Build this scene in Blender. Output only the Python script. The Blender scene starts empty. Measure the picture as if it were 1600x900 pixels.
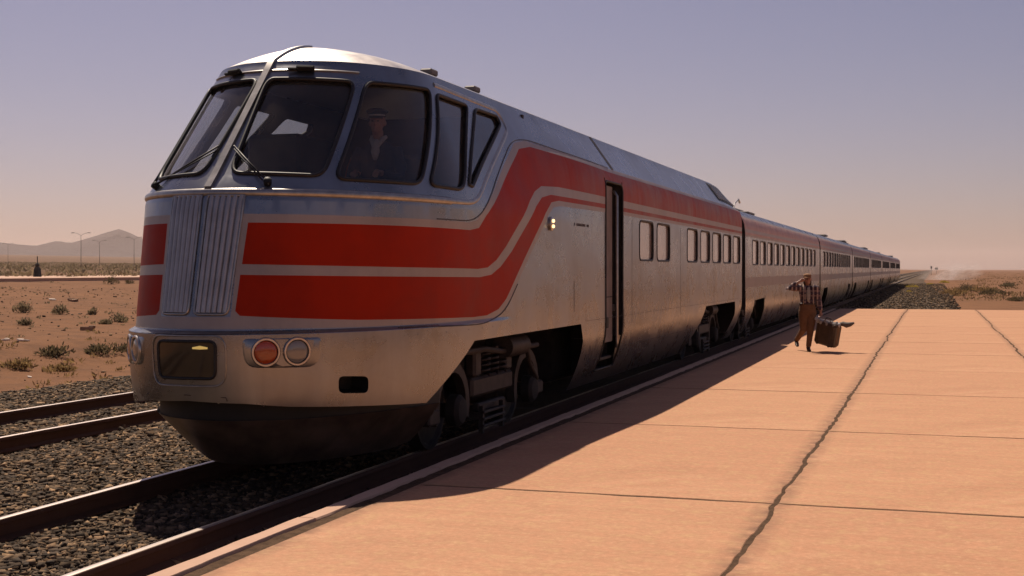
import bpy, math, random
import numpy as np
from mathutils import Vector, Matrix
from mathutils.geometry import delaunay_2d_cdt

S = bpy.context.scene
COL = S.collection
R = math.radians

# ------------------------------------------------------------------ camera, sky, sun, exposure
cam_d = bpy.data.cameras.new('camera'); cam = bpy.data.objects.new('camera', cam_d); COL.objects.link(cam)
cam.location = (0, 0, 1.90); cam.rotation_euler = (R(90), 0, R(17.9))
cam_d.sensor_width = 36; cam_d.lens = 2039 / 1600 * 36; cam_d.shift_y = -29 / 1600
cam_d.clip_start = 0.1; cam_d.clip_end = 40000
S.camera = cam

SUN_VEC = Vector((-0.43, 0.58, 1.0)).normalized()          # towards the sun
SUN_EL = math.asin(SUN_VEC.z); SUN_AZ = math.atan2(SUN_VEC.x, SUN_VEC.y)
W = bpy.data.worlds.new('World'); S.world = W; W.use_nodes = True
nt = W.node_tree; nt.nodes.clear()
sky = nt.nodes.new('ShaderNodeTexSky'); sky.sky_type = 'NISHITA'; sky.sun_disc = False
sky.sun_elevation = SUN_EL; sky.sun_rotation = SUN_AZ
sky.altitude = 300; sky.air_density = 1.0; sky.dust_density = 1.0; sky.ozone_density = 1.5
hs = nt.nodes.new('ShaderNodeHueSaturation'); hs.inputs['Saturation'].default_value = 0.95
tint = nt.nodes.new('ShaderNodeMix'); tint.data_type = 'RGBA'; tint.blend_type = 'MULTIPLY'; tint.inputs[0].default_value = 1.0
tint.inputs[7].default_value = (1.08, 0.81, 0.87, 1)
bg = nt.nodes.new('ShaderNodeBackground'); bg.inputs[1].default_value = 0.0525
wo = nt.nodes.new('ShaderNodeOutputWorld')
nt.links.new(sky.outputs[0], hs.inputs['Color']); nt.links.new(hs.outputs[0], tint.inputs[6])
nt.links.new(tint.outputs[2], bg.inputs[0]); nt.links.new(bg.outputs[0], wo.inputs[0])

sd = bpy.data.lights.new('sun', 'SUN'); sd.energy = 5.0; sd.angle = R(0.5); sd.color = (1.0, 0.86, 0.70)
sun = bpy.data.objects.new('sun', sd); COL.objects.link(sun)
sun.rotation_euler = (-SUN_VEC).to_track_quat('-Z', 'Y').to_euler(); sun.location = (-20, 30, 50)
S.view_settings.view_transform = 'Standard'; S.view_settings.look = 'None'
S.view_settings.exposure = 0.22; S.view_settings.gamma = 1.0; S.view_settings.use_curve_mapping = False
S.cycles.max_bounces = 8; S.cycles.transparent_max_bounces = 12; S.cycles.volume_bounces = 1

# ------------------------------------------------------------------ materials
MATS = {}
class NT:
    def __init__(s, name):
        s.m = bpy.data.materials.new(name); s.m.use_nodes = True; s.t = s.m.node_tree
        s.b = s.t.nodes['Principled BSDF']; s.o = s.t.nodes['Material Output']
        MATS[name] = s.m
    def n(s, typ, **kw):
        nd = s.t.nodes.new(typ)
        for k, v in kw.items():
            if k.startswith('i_'):
                key = k[2:]; nd.inputs[int(key) if key.isdigit() else key.replace('_', ' ')].default_value = v
            else: setattr(nd, k, v)
        return nd
    def l(s, a, b): s.t.links.new(a, b)
    def coords(s, scale=(1, 1, 1), src='Object'):
        tc = s.n('ShaderNodeTexCoord'); mp = s.n('ShaderNodeMapping'); mp.inputs['Scale'].default_value = scale
        s.l(tc.outputs[src], mp.inputs['Vector']); return mp.outputs[0]
    def noise(s, scale, detail=4, rough=.55, vec=None, dist=0.0):
        nd = s.n('ShaderNodeTexNoise'); nd.inputs['Scale'].default_value = scale; nd.inputs['Detail'].default_value = detail
        nd.inputs['Roughness'].default_value = rough; nd.inputs['Distortion'].default_value = dist
        if vec is not None: s.l(vec, nd.inputs['Vector'])
        return nd.outputs['Fac']
    def ramp(s, fac, stops):
        nd = s.n('ShaderNodeValToRGB'); e = nd.color_ramp.elements
        while len(e) < len(stops): e.new(0.5)
        for i, (p, c) in enumerate(stops):
            e[i].position = p; e[i].color = (c, c, c, 1) if isinstance(c, (int, float)) else (*c, 1)
        s.l(fac, nd.inputs[0]); return nd.outputs[0]
    def mix(s, fac, a, b, mode='MIX'):
        nd = s.n('ShaderNodeMix', data_type='RGBA', blend_type=mode)
        for sock, v in ((nd.inputs[0], fac), (nd.inputs[6], a), (nd.inputs[7], b)):
            if isinstance(v, (int, float)): sock.default_value = v
            elif isinstance(v, tuple): sock.default_value = (*v, 1)
            else: s.l(v, sock)
        return nd.outputs[2]
    def math(s, op, a, b=None):
        nd = s.n('ShaderNodeMath', operation=op)
        for sock, v in ((nd.inputs[0], a), (nd.inputs[1], b)):
            if v is None: continue
            if isinstance(v, (int, float)): sock.default_value = v
            else: s.l(v, sock)
        return nd.outputs[0]
    def bump(s, h, strength=.3, dist=.01, prev=None):
        nd = s.n('ShaderNodeBump'); nd.inputs['Strength'].default_value = strength; nd.inputs['Distance'].default_value = dist
        s.l(h, nd.inputs['Height'])
        if prev is not None: s.l(prev, nd.inputs['Normal'])
        s.l(nd.outputs[0], s.b.inputs['Normal']); return nd.outputs[0]
    def set(s, col=None, rough=None, metal=None, spec=None):
        for key, v in (('Base Color', col), ('Roughness', rough), ('Metallic', metal), ('Specular IOR Level', spec)):
            if v is None: continue
            sock = s.b.inputs[key]
            if isinstance(v, tuple): sock.default_value = (*v, 1)
            elif isinstance(v, (int, float)): sock.default_value = v
            else: s.l(v, sock)
        return s.m

def simple(name, col, rough=.6, metal=0., var=.25, scale=8., bump=.0):
    m = NT(name); v = m.coords()
    f = m.noise(scale, 5, .6, v)
    c2 = tuple(x * (1 - var) for x in col); c1 = tuple(min(1, x * (1 + var)) for x in col)
    m.set(m.mix(m.ramp(f, [(.3, 0.), (.7, 1.)]), c2, c1), rough, metal)
    if bump: m.bump(f, bump, .01)
    return m.m

def paint(name, col, dark, metal, rough, fade=None, streak=.5):
    """train skin: paint or bare aluminium with vertical run-off streaks, grime and slightly uneven sheet metal"""
    m = NT(name)
    v = m.coords((1, 1, 1))
    st = m.noise(1.0, 6, .65, m.coords((2.0, 1.7, .30)), .5)       # vertical runs
    st2 = m.noise(1.0, 5, .65, m.coords((9., 7., .6)), .4)
    bl = m.noise(1.7, 7, .65, v, .6); sm_ = m.noise(.75, 6, .7, m.coords((1, 1, 1.6)), .8)
    fine = m.noise(40, 4, .6, v)
    c = m.mix(m.ramp(st, [(.40, 0.), (.70, streak)]), col, dark)
    c = m.mix(m.math('MULTIPLY', m.ramp(st2, [(.55, 0.), (.80, streak)]), .45), c, dark)
    if fade:
        sep = m.n('ShaderNodeSeparateXYZ'); m.l(v, sep.inputs[0])
        f = m.n('ShaderNodeMapRange', i_1=fade[1], i_2=fade[2], interpolation_type='SMOOTHSTEP'); m.l(sep.outputs[1], f.inputs[0])
        run = m.ramp(m.noise(1.0, 6, .7, m.coords((5., 2.6, .18)), .4), [(.32, .35), (.60, 1.)])
        c = m.mix(m.math('MULTIPLY', f.outputs[0], run), c, fade[0])
    c = m.mix(m.ramp(bl, [(.34, .40), (.62, 0.)]), c, tuple(x * .50 for x in col))
    c = m.mix(m.ramp(sm_, [(.40, 0.), (.70, .35)]), c, tuple(min(1, x * 1.25) for x in col))
    ro = m.n('ShaderNodeMapRange', i_1=.3, i_2=.7, i_3=rough - .10, i_4=rough + .16); m.l(m.math('ADD', m.math('MULTIPLY', bl, .5), m.math('MULTIPLY', sm_, .5)), ro.inputs[0])
    m.set(c, ro.outputs[0], metal, .5 if metal else .10)
    b1 = m.bump(m.noise(1.0, 3, .5, m.coords((1, .9, 1.2))), .28, .06)
    b2 = m.bump(m.noise(3.2, 2, .4, v), .10, .012, b1)
    return m.m

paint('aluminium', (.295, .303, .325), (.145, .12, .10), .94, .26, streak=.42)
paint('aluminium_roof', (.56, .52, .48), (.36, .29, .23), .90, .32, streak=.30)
paint('red_paint', (.38, .018, .0015), (.18, .008, .002), .0, .50, fade=((.35, .20, .178), -7.5, 2.), streak=.35)
paint('cream_paint', (.40, .335, .30), (.19, .15, .12), .25, .45, streak=.35)
paint('coach_red', (.46, .255, .225), (.40, .30, .265), .0, .5, fade=((.58, .42, .37), -30, 0.), streak=.75)
simple('trim_metal', (.36, .34, .32), .34, .85, .2, 12)
simple('dark_line', (.05, .04, .04), .6)
simple('rubber', (.012, .010, .010), .55, 0, .3, 30)
simple('bellows_rubber', (.022, .016, .014), .8, 0, .4, 6)
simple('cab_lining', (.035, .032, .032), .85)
simple('cab_console', (.03, .03, .033), .6)
simple('seat_cloth', (.05, .035, .03), .9)
simple('bogie_steel', (.045, .033, .029), .6, .35, .45, 7, .3)
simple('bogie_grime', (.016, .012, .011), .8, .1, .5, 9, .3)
simple('wheel_steel', (.05, .042, .037), .5, .6, .4, 9)
simple('plough_steel', (.17, .125, .10), .40, .65, .45, 3, .2)
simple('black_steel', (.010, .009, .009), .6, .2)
simple('door_leaf', (.20, .155, .14), .55, .2, .25, 3)
simple('curtain_cloth', (.42, .33, .28), .9, 0, .12, 2)
simple('grille_metal', (.38, .37, .37), .42, .7, .15, 6)
simple('lens_ring', (.50, .46, .42), .28, .85, .2, 20)

m = NT('cab_glass')
tr = m.n('ShaderNodeBsdfTransparent'); tr.inputs[0].default_value = (.62, .63, .64, 1)
gl = m.n('ShaderNodeBsdfGlossy'); gl.inputs['Roughness'].default_value = .015; gl.inputs[0].default_value = (.9, .92, .95, 1)
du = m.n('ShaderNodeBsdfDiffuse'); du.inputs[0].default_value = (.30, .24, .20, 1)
lw = m.n('ShaderNodeLayerWeight'); lw.inputs['Blend'].default_value = .5
fr_g = m.math('ADD', m.math('MULTIPLY', m.math('POWER', lw.outputs['Facing'], 4.), .75), .05)
ms = m.n('ShaderNodeMixShader'); md = m.n('ShaderNodeMixShader')
m.l(fr_g, ms.inputs[0]); m.l(tr.outputs[0], ms.inputs[1]); m.l(gl.outputs[0], ms.inputs[2])
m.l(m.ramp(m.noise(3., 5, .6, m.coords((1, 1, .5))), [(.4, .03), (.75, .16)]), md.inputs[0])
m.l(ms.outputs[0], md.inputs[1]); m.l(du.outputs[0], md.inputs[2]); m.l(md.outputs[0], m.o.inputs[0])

m = NT('beige_sheen_glass')  # beige base stands in for the reflected desert and for blinds behind
f = m.noise(1.6, 5, .6, m.coords((1, .8, .6)))
m.set(m.mix(m.ramp(f, [(.3, 0.), (.7, 1.)]), (.28, .22, .19), (.38, .305, .26)), .22, 0., .6)
m.b.inputs['Coat Weight'].default_value = .6; m.b.inputs['Coat Roughness'].default_value = .05

m = NT('hatch_glass'); m.set((.05, .036, .022), .10, 0., .8)
m = NT('amber_lens'); m.set((.40, .055, .006), .18); m.b.inputs['Coat Weight'].default_value = .7
m.bump(m.noise(60, 1, .5, m.coords()), .3, .004)
m = NT('clear_lens'); m.set((.26, .23, .19), .15, .15); m.b.inputs['Coat Weight'].default_value = .7
m.bump(m.noise(50, 1, .5, m.coords()), .3, .004)
m = NT('amber_glow'); m.set((.55, .36, .10), .3); m.b.inputs['Emission Color'].default_value = (1., .66, .2, 1); m.b.inputs['Emission Strength'].default_value = .35
m = NT('lit_bulb'); m.set((.8, .55, .3), .3); m.b.inputs['Emission Color'].default_value = (1., .62, .28, 1); m.b.inputs['Emission Strength'].default_value = 2.2

# concrete of the platform
m = NT('concrete'); v = m.coords()
oi = m.n('ShaderNodeObjectInfo')
broom = m.noise(1.0, 5, .6, m.coords((.5, 7., 1)))
broom2 = m.noise(1.0, 4, .7, m.coords((3., 55., 1)))
broom3 = m.noise(1.0, 4, .65, m.coords((1.2, 24., 1)))
bl = m.noise(.9, 7, .62, v); fine = m.noise(90, 3, .6, v)
c = m.mix(m.ramp(bl, [(.3, 0.), (.7, 1.)]), (.445, .236, .127), (.545, .294, .160))
c = m.mix(m.ramp(broom, [(.33, .42), (.60, 0.)]), c, (.345, .162, .084))
c = m.mix(m.ramp(broom3, [(.36, .22), (.60, 0.)]), c, (.36, .170, .090))
c = m.mix(m.math('MULTIPLY', oi.outputs['Random'], .45), c, (.40, .190, .105))
c = m.mix(m.ramp(m.noise(.8, 9, .75, v, .8), [(.50, 0.), (.70, .60)]), c, (.31, .150, .082))
c = m.mix(m.ramp(m.noise(.42, 8, .75, v, 1.2), [(.52, 0.), (.72, .65)]), c, (.62, .355, .21))
c = m.mix(m.ramp(m.noise(9., 8, .75, v), [(.56, 0.), (.76, .55)]), c, (.30, .145, .078))
c = m.mix(m.ramp(fine, [(.30, .50), (.52, 0.)]), c, (.29, .150, .088))
vo = m.n('ShaderNodeTexVoronoi'); vo.inputs['Scale'].default_value = 2.1; m.l(v, vo.inputs['Vector'])
c = m.mix(m.ramp(vo.outputs['Distance'], [(.012, .8), (.022, 0.)]), c, (.12, .075, .05))
mo1, mo2 = m.noise(7., 4, .6, v), m.noise(24., 4, .65, v)
c = m.mix(m.ramp(mo1, [(.38, .5), (.52, 0.)]), c, (.50, .238, .130))
c = m.mix(m.ramp(mo1, [(.52, 0.), (.66, .55)]), c, (.48, .290, .140))
c = m.mix(m.ramp(mo2, [(.34, .45), (.50, 0.)]), c, (.34, .170, .092))
c = m.mix(m.ramp(mo2, [(.55, 0.), (.70, .45)]), c, (.61, .355, .21))
sx3 = m.n('ShaderNodeSeparateXYZ'); m.l(v, sx3.inputs[0])
ed = m.n('ShaderNodeMapRange', i_1=1.27, i_2=1.42); m.l(m.math('ABSOLUTE', sx3.outputs[0]), ed.inputs[0])
ey = m.n('ShaderNodeMapRange', i_1=2.235, i_2=2.285); m.l(m.math('ABSOLUTE', sx3.outputs[1]), ey.inputs[0])
dn = m.ramp(m.noise(5., 6, .7, v), [(.34, .0), (.60, .85)])
c = m.mix(m.math('MULTIPLY', m.math('MAXIMUM', ed.outputs[0], m.math('MULTIPLY', ey.outputs[0], .8)), dn), c, (.17, .088, .052))
m.set(c, .85, 0., .25)
b1 = m.bump(fine, .25, .003); m.bump(broom2, .35, .004, b1)
m = NT('kerb_concrete'); v = m.coords()
c = m.mix(m.noise(3., 7, .65, v), (.40, .240, .165), (.56, .36, .26))
m.set(c, .85, 0., .25); m.bump(m.noise(30, 5, .65, v), .4, .008)
m = NT('joint_filler'); v = m.coords()
m.set(m.mix(m.ramp(m.noise(12., 6, .7, v), [(.3, 0.), (.7, 1.)]), (.050, .029, .017), (.13, .076, .045)), .95, 0., .1); m.bump(m.noise(60, 5, .7, v), .8, .015)
m = NT('platform_side'); v = m.coords()
m.set(m.mix(m.noise(2., 6, .65, v), (.14, .09, .06), (.24, .16, .11)), .9); m.bump(m.noise(20, 5, .65, v), .5, .02)

# sand, ballast, rails
m = NT('sand'); v = m.coords()
c = m.mix(m.ramp(m.noise(.11, 7, .6, v), [(.3, 0.), (.7, 1.)]), (.158, .074, .036), (.222, .106, .051))
c = m.mix(m.ramp(m.noise(.9, 8, .7, v), [(.47, 0.), (.68, .8)]), c, (.105, .053, .029))
c = m.mix(m.ramp(m.noise(6., 6, .7, v), [(.56, 0.), (.70, .6)]), c, (.085, .048, .030))
sc = m.n('ShaderNodeSeparateXYZ'); m.l(v, sc.inputs[0])
far = m.n('ShaderNodeMapRange', i_1=-60., i_2=-130.); m.l(sc.outputs[0], far.inputs[0])
c = m.mix(m.math('MULTIPLY', far.outputs[0], m.ramp(m.noise(.035, 8, .75, v), [(.35, .1), (.6, .8)])), c, (.095, .062, .034))
m.set(c, .95, 0., .1)
b1 = m.bump(m.noise(1.6, 8, .7, v), .6, .12); m.bump(m.noise(25, 6, .7, v), .6, .02, b1)
m = NT('ballast_dirt'); v = m.coords()
c = m.mix(m.ramp(m.noise(14., 7, .75, v), [(.35, 0.), (.65, 1.)]), (.040, .029, .020), (.135, .092, .060))
c = m.mix(m.ramp(m.noise(.7, 6, .7, v), [(.45, 0.), (.75, .5)]), c, (.17, .105, .065))
m.set(c, .95, 0., .1); b1 = m.bump(m.noise(9, 6, .75, v), .9, .06); m.bump(m.noise(45, 4, .7, v), .8, .02, b1)
m = NT('ballast_stone'); v = m.coords()
ge = m.n('ShaderNodeNewGeometry')
c = m.ramp(ge.outputs['Random Per Island'], [(0., (.030, .020, .013)), (.40, (.070, .046, .029)), (.70, (.130, .083, .048)), (.86, (.20, .125, .068)), (1., (.38, .235, .13))])
c = m.mix(m.ramp(m.noise(25, 4, .6, v), [(.4, 0.), (.7, .5)]), c, (.05, .036, .026))
m.set(c, .9, 0., .2)
m = NT('rail_rust'); v = m.coords()
m.set(m.mix(m.noise(5., 7, .7, v), (.060, .024, .012), (.13, .055, .028)), .8, .15); m.bump(m.noise(30, 5, .7, v), .4, .006)
m = NT('rail_head'); v = m.coords((20, .6, 1))
m.set(m.mix(m.noise(2., 5, .6, v), (.40, .33, .29), (.60, .52, .46)), .38, .85)
simple('sleeper_wood', (.065, .045, .032), .9, 0, .4, 12, .5)
m = NT('rock'); v = m.coords()
m.set(m.mix(m.noise(.004, 8, .7, v), (.085, .070, .070), (.165, .130, .125)), .95, 0., .1); m.bump(m.noise(.02, 8, .7, v), 1., 20.)
def leafmat(name, a, b):
    m = NT(name); g = m.n('ShaderNodeNewGeometry')
    cc = m.mix(g.outputs['Random Per Island'], a, b); m.set(cc, .85, 0., .15)
    tl_ = m.n('ShaderNodeBsdfTranslucent'); m.l(cc, tl_.inputs[0]); mx_ = m.n('ShaderNodeMixShader'); mx_.inputs[0].default_value = .45
    m.l(m.b.outputs[0], mx_.inputs[1]); m.l(tl_.outputs[0], mx_.inputs[2]); m.l(mx_.outputs[0], m.o.inputs[0])
leafmat('sage_leaf', (.13, .098, .058), (.27, .205, .125))
leafmat('dark_sage', (.070, .055, .031), (.16, .115, .062))
leafmat('dry_grass', (.17, .105, .048), (.30, .195, .085))
leafmat('far_brush', (.13, .080, .042), (.25, .16, .08))
leafmat('yellow_weed', (.34, .24, .03), (.46, .34, .06))
simple('galvanised', (.16, .14, .135), .6, .3)
simple('litter_white', (.70, .58, .48), .8)
simple('weathered_board', (.30, .18, .11), .9, 0, .3, 5)
# people and luggage
simple('skin', (.34, .16, .10), .55, 0, .12, 10)
simple('hair_brown', (.055, .026, .014), .6)
simple('cap_cloth', (.24, .115, .05), .9, 0, .2, 40)
simple('trouser_cloth', (.15, .068, .028), .9, 0, .22, 14, .2)
simple('shoe_leather', (.05, .024, .015), .45)
simple('brace_cloth', (.48, .36, .27), .9)
simple('collar_white', (.45, .42, .40), .8)
simple('navy_cloth', (.018, .022, .040), .85)
simple('case_leather', (.060, .032, .016), .5, 0, .4, 7, .2)
simple('case_canvas', (.15, .080, .036), .75, 0, .25, 9)
simple('grey_cloth', (.30, .27, .24), .9, 0, .3, 18)
simple('rag_cloth', (.12, .095, .08), .9, 0, .3, 18)
m = NT('plaid_cloth'); v = m.coords(); sp = m.n('ShaderNodeSeparateXYZ'); m.l(v, sp.inputs[0])
def band(sock, k, th):
    return m.math('GREATER_THAN', m.math('SINE', m.math('MULTIPLY', sock, k)), th)
bx_, bz_ = band(sp.outputs[0], 70., .45), band(sp.outputs[2], 60., .72)
c = m.mix(m.math('MULTIPLY', bx_, .75), (.045, .018, .026), (.46, .33, .28))
c = m.mix(m.math('MULTIPLY', bz_, .55), c, (.32, .20, .17))
c = m.mix(m.math('MULTIPLY', band(sp.outputs[2], 42., .75), .7), c, (.02, .02, .05))
m.set(c, .9)

# ------------------------------------------------------------------ mesh helpers
def link_obj(name, me, mat=None, parent=None):
    o = bpy.data.objects.new(name, me); COL.objects.link(o)
    if mat is not None and me is not None and not me.materials:
        for k in (mat if isinstance(mat, (list, tuple)) else [mat]): me.materials.append(MATS[k])
    if parent is not None: o.parent = parent
    return o
def tag(o, label=None, cat=None, group=None, kind=None):
    for k, v in (('label', label), ('category', cat), ('group', group), ('kind', kind)):
        if v: o[k] = v
    return o
def empty(name, loc, rz=0., **kw):
    o = bpy.data.objects.new(name, None); COL.objects.link(o); o.location = loc; o.rotation_euler = (0, 0, rz)
    o.empty_display_size = .3
    return tag(o, **kw)

class MB:
    def __init__(s): s.v = []; s.f = []
    def add(s, vs, fs):
        b = len(s.v); s.v += [tuple(p) for p in vs]; s.f += [tuple(b + i for i in f) for f in fs]; return s
    def box(s, c, size, bev=0., rot=None):
        hx, hy, hz = (k / 2 for k in size); b = min(bev, hx * .9, hy * .9, hz * .9)
        vs = []; fs = []
        if b <= 0:
            vs = [(x, y, z) for x in (-hx, hx) for y in (-hy, hy) for z in (-hz, hz)]
            fs = [(0, 1, 3, 2), (4, 6, 7, 5), (0, 4, 5, 1), (2, 3, 7, 6), (0, 2, 6, 4), (1, 5, 7, 3)]
        else:
            idx = {}
            for sx in (-1, 1):
                for sy in (-1, 1):
                    for sz in (-1, 1):
                        for a in range(3):
                            p = [sx * (hx - b), sy * (hy - b), sz * (hz - b)]; p[a] += (sx, sy, sz)[a] * b
                            idx[sx, sy, sz, a] = len(vs); vs.append(tuple(p))
            g = lambda a, *sg: idx[sg[0], sg[1], sg[2], a]
            for a in range(3):
                o = [k for k in range(3) if k != a]
                for sg in (-1, 1):
                    q = []
                    for (p, r) in ((-1, -1), (1, -1), (1, 1), (-1, 1)):
                        t = [0, 0, 0]; t[a] = sg; t[o[0]] = p; t[o[1]] = r; q.append(g(a, *t))
                    fs.append(tuple(q if (sg > 0) == (a != 1) else q[::-1]))
            for a in range(3):                                    # edge chamfers
                o = [k for k in range(3) if k != a]
                for p in (-1, 1):
                    for r in (-1, 1):
                        t0 = [0, 0, 0]; t0[a] = -1; t0[o[0]] = p; t0[o[1]] = r; t1 = list(t0); t1[a] = 1
                        q = [g(o[0], *t0), g(o[0], *t1), g(o[1], *t1), g(o[1], *t0)]
                        fs.append(tuple(q))
            for sx in (-1, 1):
                for sy in (-1, 1):
                    for sz in (-1, 1): fs.append((g(0, sx, sy, sz), g(1, sx, sy, sz), g(2, sx, sy, sz)))
        M = (rot if rot is not None else Matrix.Identity(3))
        return s.add([tuple(M @ Vector(p) + Vector(c)) for p in vs], fs)
    def tube(s, pts, r, n=8, cap=True, flat=None):
        pts = [Vector(p) for p in pts]; k = len(pts); rr = r if isinstance(r, (list, tuple)) else [r] * k
        up = None; vs = []
        for i, p in enumerate(pts):
            t = (pts[min(i + 1, k - 1)] - pts[max(i - 1, 0)]).normalized()
            if up is None: up = Vector((0, 0, 1)) if abs(t.z) < .9 else Vector((1, 0, 0))
            a = t.cross(up)
            if a.length < 1e-5: a = t.orthogonal()
            a.normalize(); b = a.cross(t).normalized(); up = b
            for j in range(n):
                an = 2 * math.pi * j / n
                vs.append(p + a * math.cos(an) * rr[i] + b * math.sin(an) * rr[i] * (flat or 1))
        fs = [(i * n + j, i * n + (j + 1) % n, (i + 1) * n + (j + 1) % n, (i + 1) * n + j) for i in range(k - 1) for j in range(n)]
        if cap: fs += [tuple(range(n))[::-1], tuple((k - 1) * n + j for j in range(n))]
        return s.add(vs, fs)
    def closed_tube(s, pts, r, n=6):
        pts = [Vector(p) for p in pts]; k = len(pts); vs = []
        cen = sum(pts, Vector()) / k
        nor = Vector()
        for i in range(k): nor += (pts[i] - cen).cross(pts[(i + 1) % k] - cen)
        nor.normalize()
        for i, p in enumerate(pts):
            t = (pts[(i + 1) % k] - pts[i - 1]).normalized(); a = t.cross(nor).normalized(); b = a.cross(t).normalized()
            for j in range(n):
                an = 2 * math.pi * j / n; vs.append(p + (a * math.cos(an) + b * math.sin(an)) * r)
        fs = [(i * n + j, i * n + (j + 1) % n, ((i + 1) % k) * n + (j + 1) % n, ((i + 1) % k) * n + j) for i in range(k) for j in range(n)]
        return s.add(vs, fs)
    def loft(s, rings, close=True, cap=True):
        n = len(rings[0]); vs = [p for r in rings for p in r]; m = n if close else n - 1
        fs = [(i * n + j, i * n + (j + 1) % n, (i + 1) * n + (j + 1) % n, (i + 1) * n + j) for i in range(len(rings) - 1) for j in range(m)]
        if cap and close: fs += [tuple(range(n))[::-1], tuple((len(rings) - 1) * n + j for j in range(n))]
        return s.add(vs, fs)
    def lathe(s, prof, M=None, n=20):
        """prof: (radius, axial) pairs; axis = local Z of matrix M"""
        M = M or Matrix.Identity(4)
        rings = [[M @ Vector((r * math.cos(2 * math.pi * j / n), r * math.sin(2 * math.pi * j / n), a)) for j in range(n)] for (r, a) in prof]
        return s.loft(rings)
    def ell(s, c, rad, n=14, m=9, rot=None):
        rot = rot or Matrix.Identity(3); rings = []
        for i in range(1, m):
            th = math.pi * i / m
            rings.append([Vector(c) + rot @ Vector((rad[0] * math.sin(th) * math.cos(2 * math.pi * j / n), rad[1] * math.sin(th) * math.sin(2 * math.pi * j / n), -rad[2] * math.cos(th))) for j in range(n)])
        return s.loft(rings)
    def mesh(s, name, smooth=False, angle=None):
        me = bpy.data.meshes.new(name); me.from_pydata([tuple(p) for p in s.v], [], s.f); me.validate(clean_customdata=False)
        import bmesh
        bm = bmesh.new(); bm.from_mesh(me); bmesh.ops.recalc_face_normals(bm, faces=bm.faces); bm.to_mesh(me); bm.free()
        if smooth or angle:
            me.shade_smooth()
            if angle: me.set_sharp_from_angle(angle=R(angle))
        return me
    def build(s, name, mat, parent=None, smooth=False, angle=35):
        return link_obj(name, s.mesh(name, smooth, None if smooth else angle), mat, parent)

def raw_mesh(name, verts, faces, smooth=True):
    me = bpy.data.meshes.new(name)
    verts = np.asarray(verts, np.float32); faces = np.asarray(faces, np.int32); k = faces.shape[1]
    me.vertices.add(len(verts)); me.vertices.foreach_set('co', verts.ravel())
    me.loops.add(faces.size); me.loops.foreach_set('vertex_index', faces.ravel())
    me.polygons.add(len(faces)); me.polygons.foreach_set('loop_start', np.arange(0, faces.size, k, dtype=np.int32))
    me.update(calc_edges=True); me.validate()
    if smooth: me.shade_smooth()
    return me

def inside(poly, pts):
    poly = np.asarray(poly); x, y = pts[:, 0], pts[:, 1]; res = np.zeros(len(pts), bool)
    x0, y0 = poly[-1]
    for x1, y1 in poly:
        c = (y1 > y) != (y0 > y)
        with np.errstate(divide='ignore', invalid='ignore'):
            res ^= c & (x < (x0 - x1) * (y - y1) / (y0 - y1 + 1e-30) + x1)
        x0, y0 = x1, y1
    return res
def dens(poly, step, closed=True):
    out = []; n = len(poly)
    for i in range(n if closed else n - 1):
        a, b = poly[i], poly[(i + 1) % n]; k = max(1, int(math.hypot(b[0] - a[0], b[1] - a[1]) / step))
        out += [(a[0] + (b[0] - a[0]) * j / k, a[1] + (b[1] - a[1]) * j / k) for j in range(k)]
    if not closed: out.append(tuple(poly[-1]))
    return out
def rounded(poly, r, n=5):
    out = []; k = len(poly); rr = r if isinstance(r, (list, tuple)) else [r] * k
    for i in range(k):
        p, a, b = Vector(poly[i]), Vector(poly[i - 1]), Vector(poly[(i + 1) % k])
        u, w = a - p, b - p; q = min(rr[i], u.length * .48, w.length * .48)
        if q < 1e-4: out.append(tuple(p)); continue
        p0, p1 = p + u.normalized() * q, p + w.normalized() * q
        for j in range(n + 1):
            t = j / n; out.append(tuple(p0 * (1 - t) ** 2 + p * 2 * t * (1 - t) + p1 * t * t))
    return out

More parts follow.
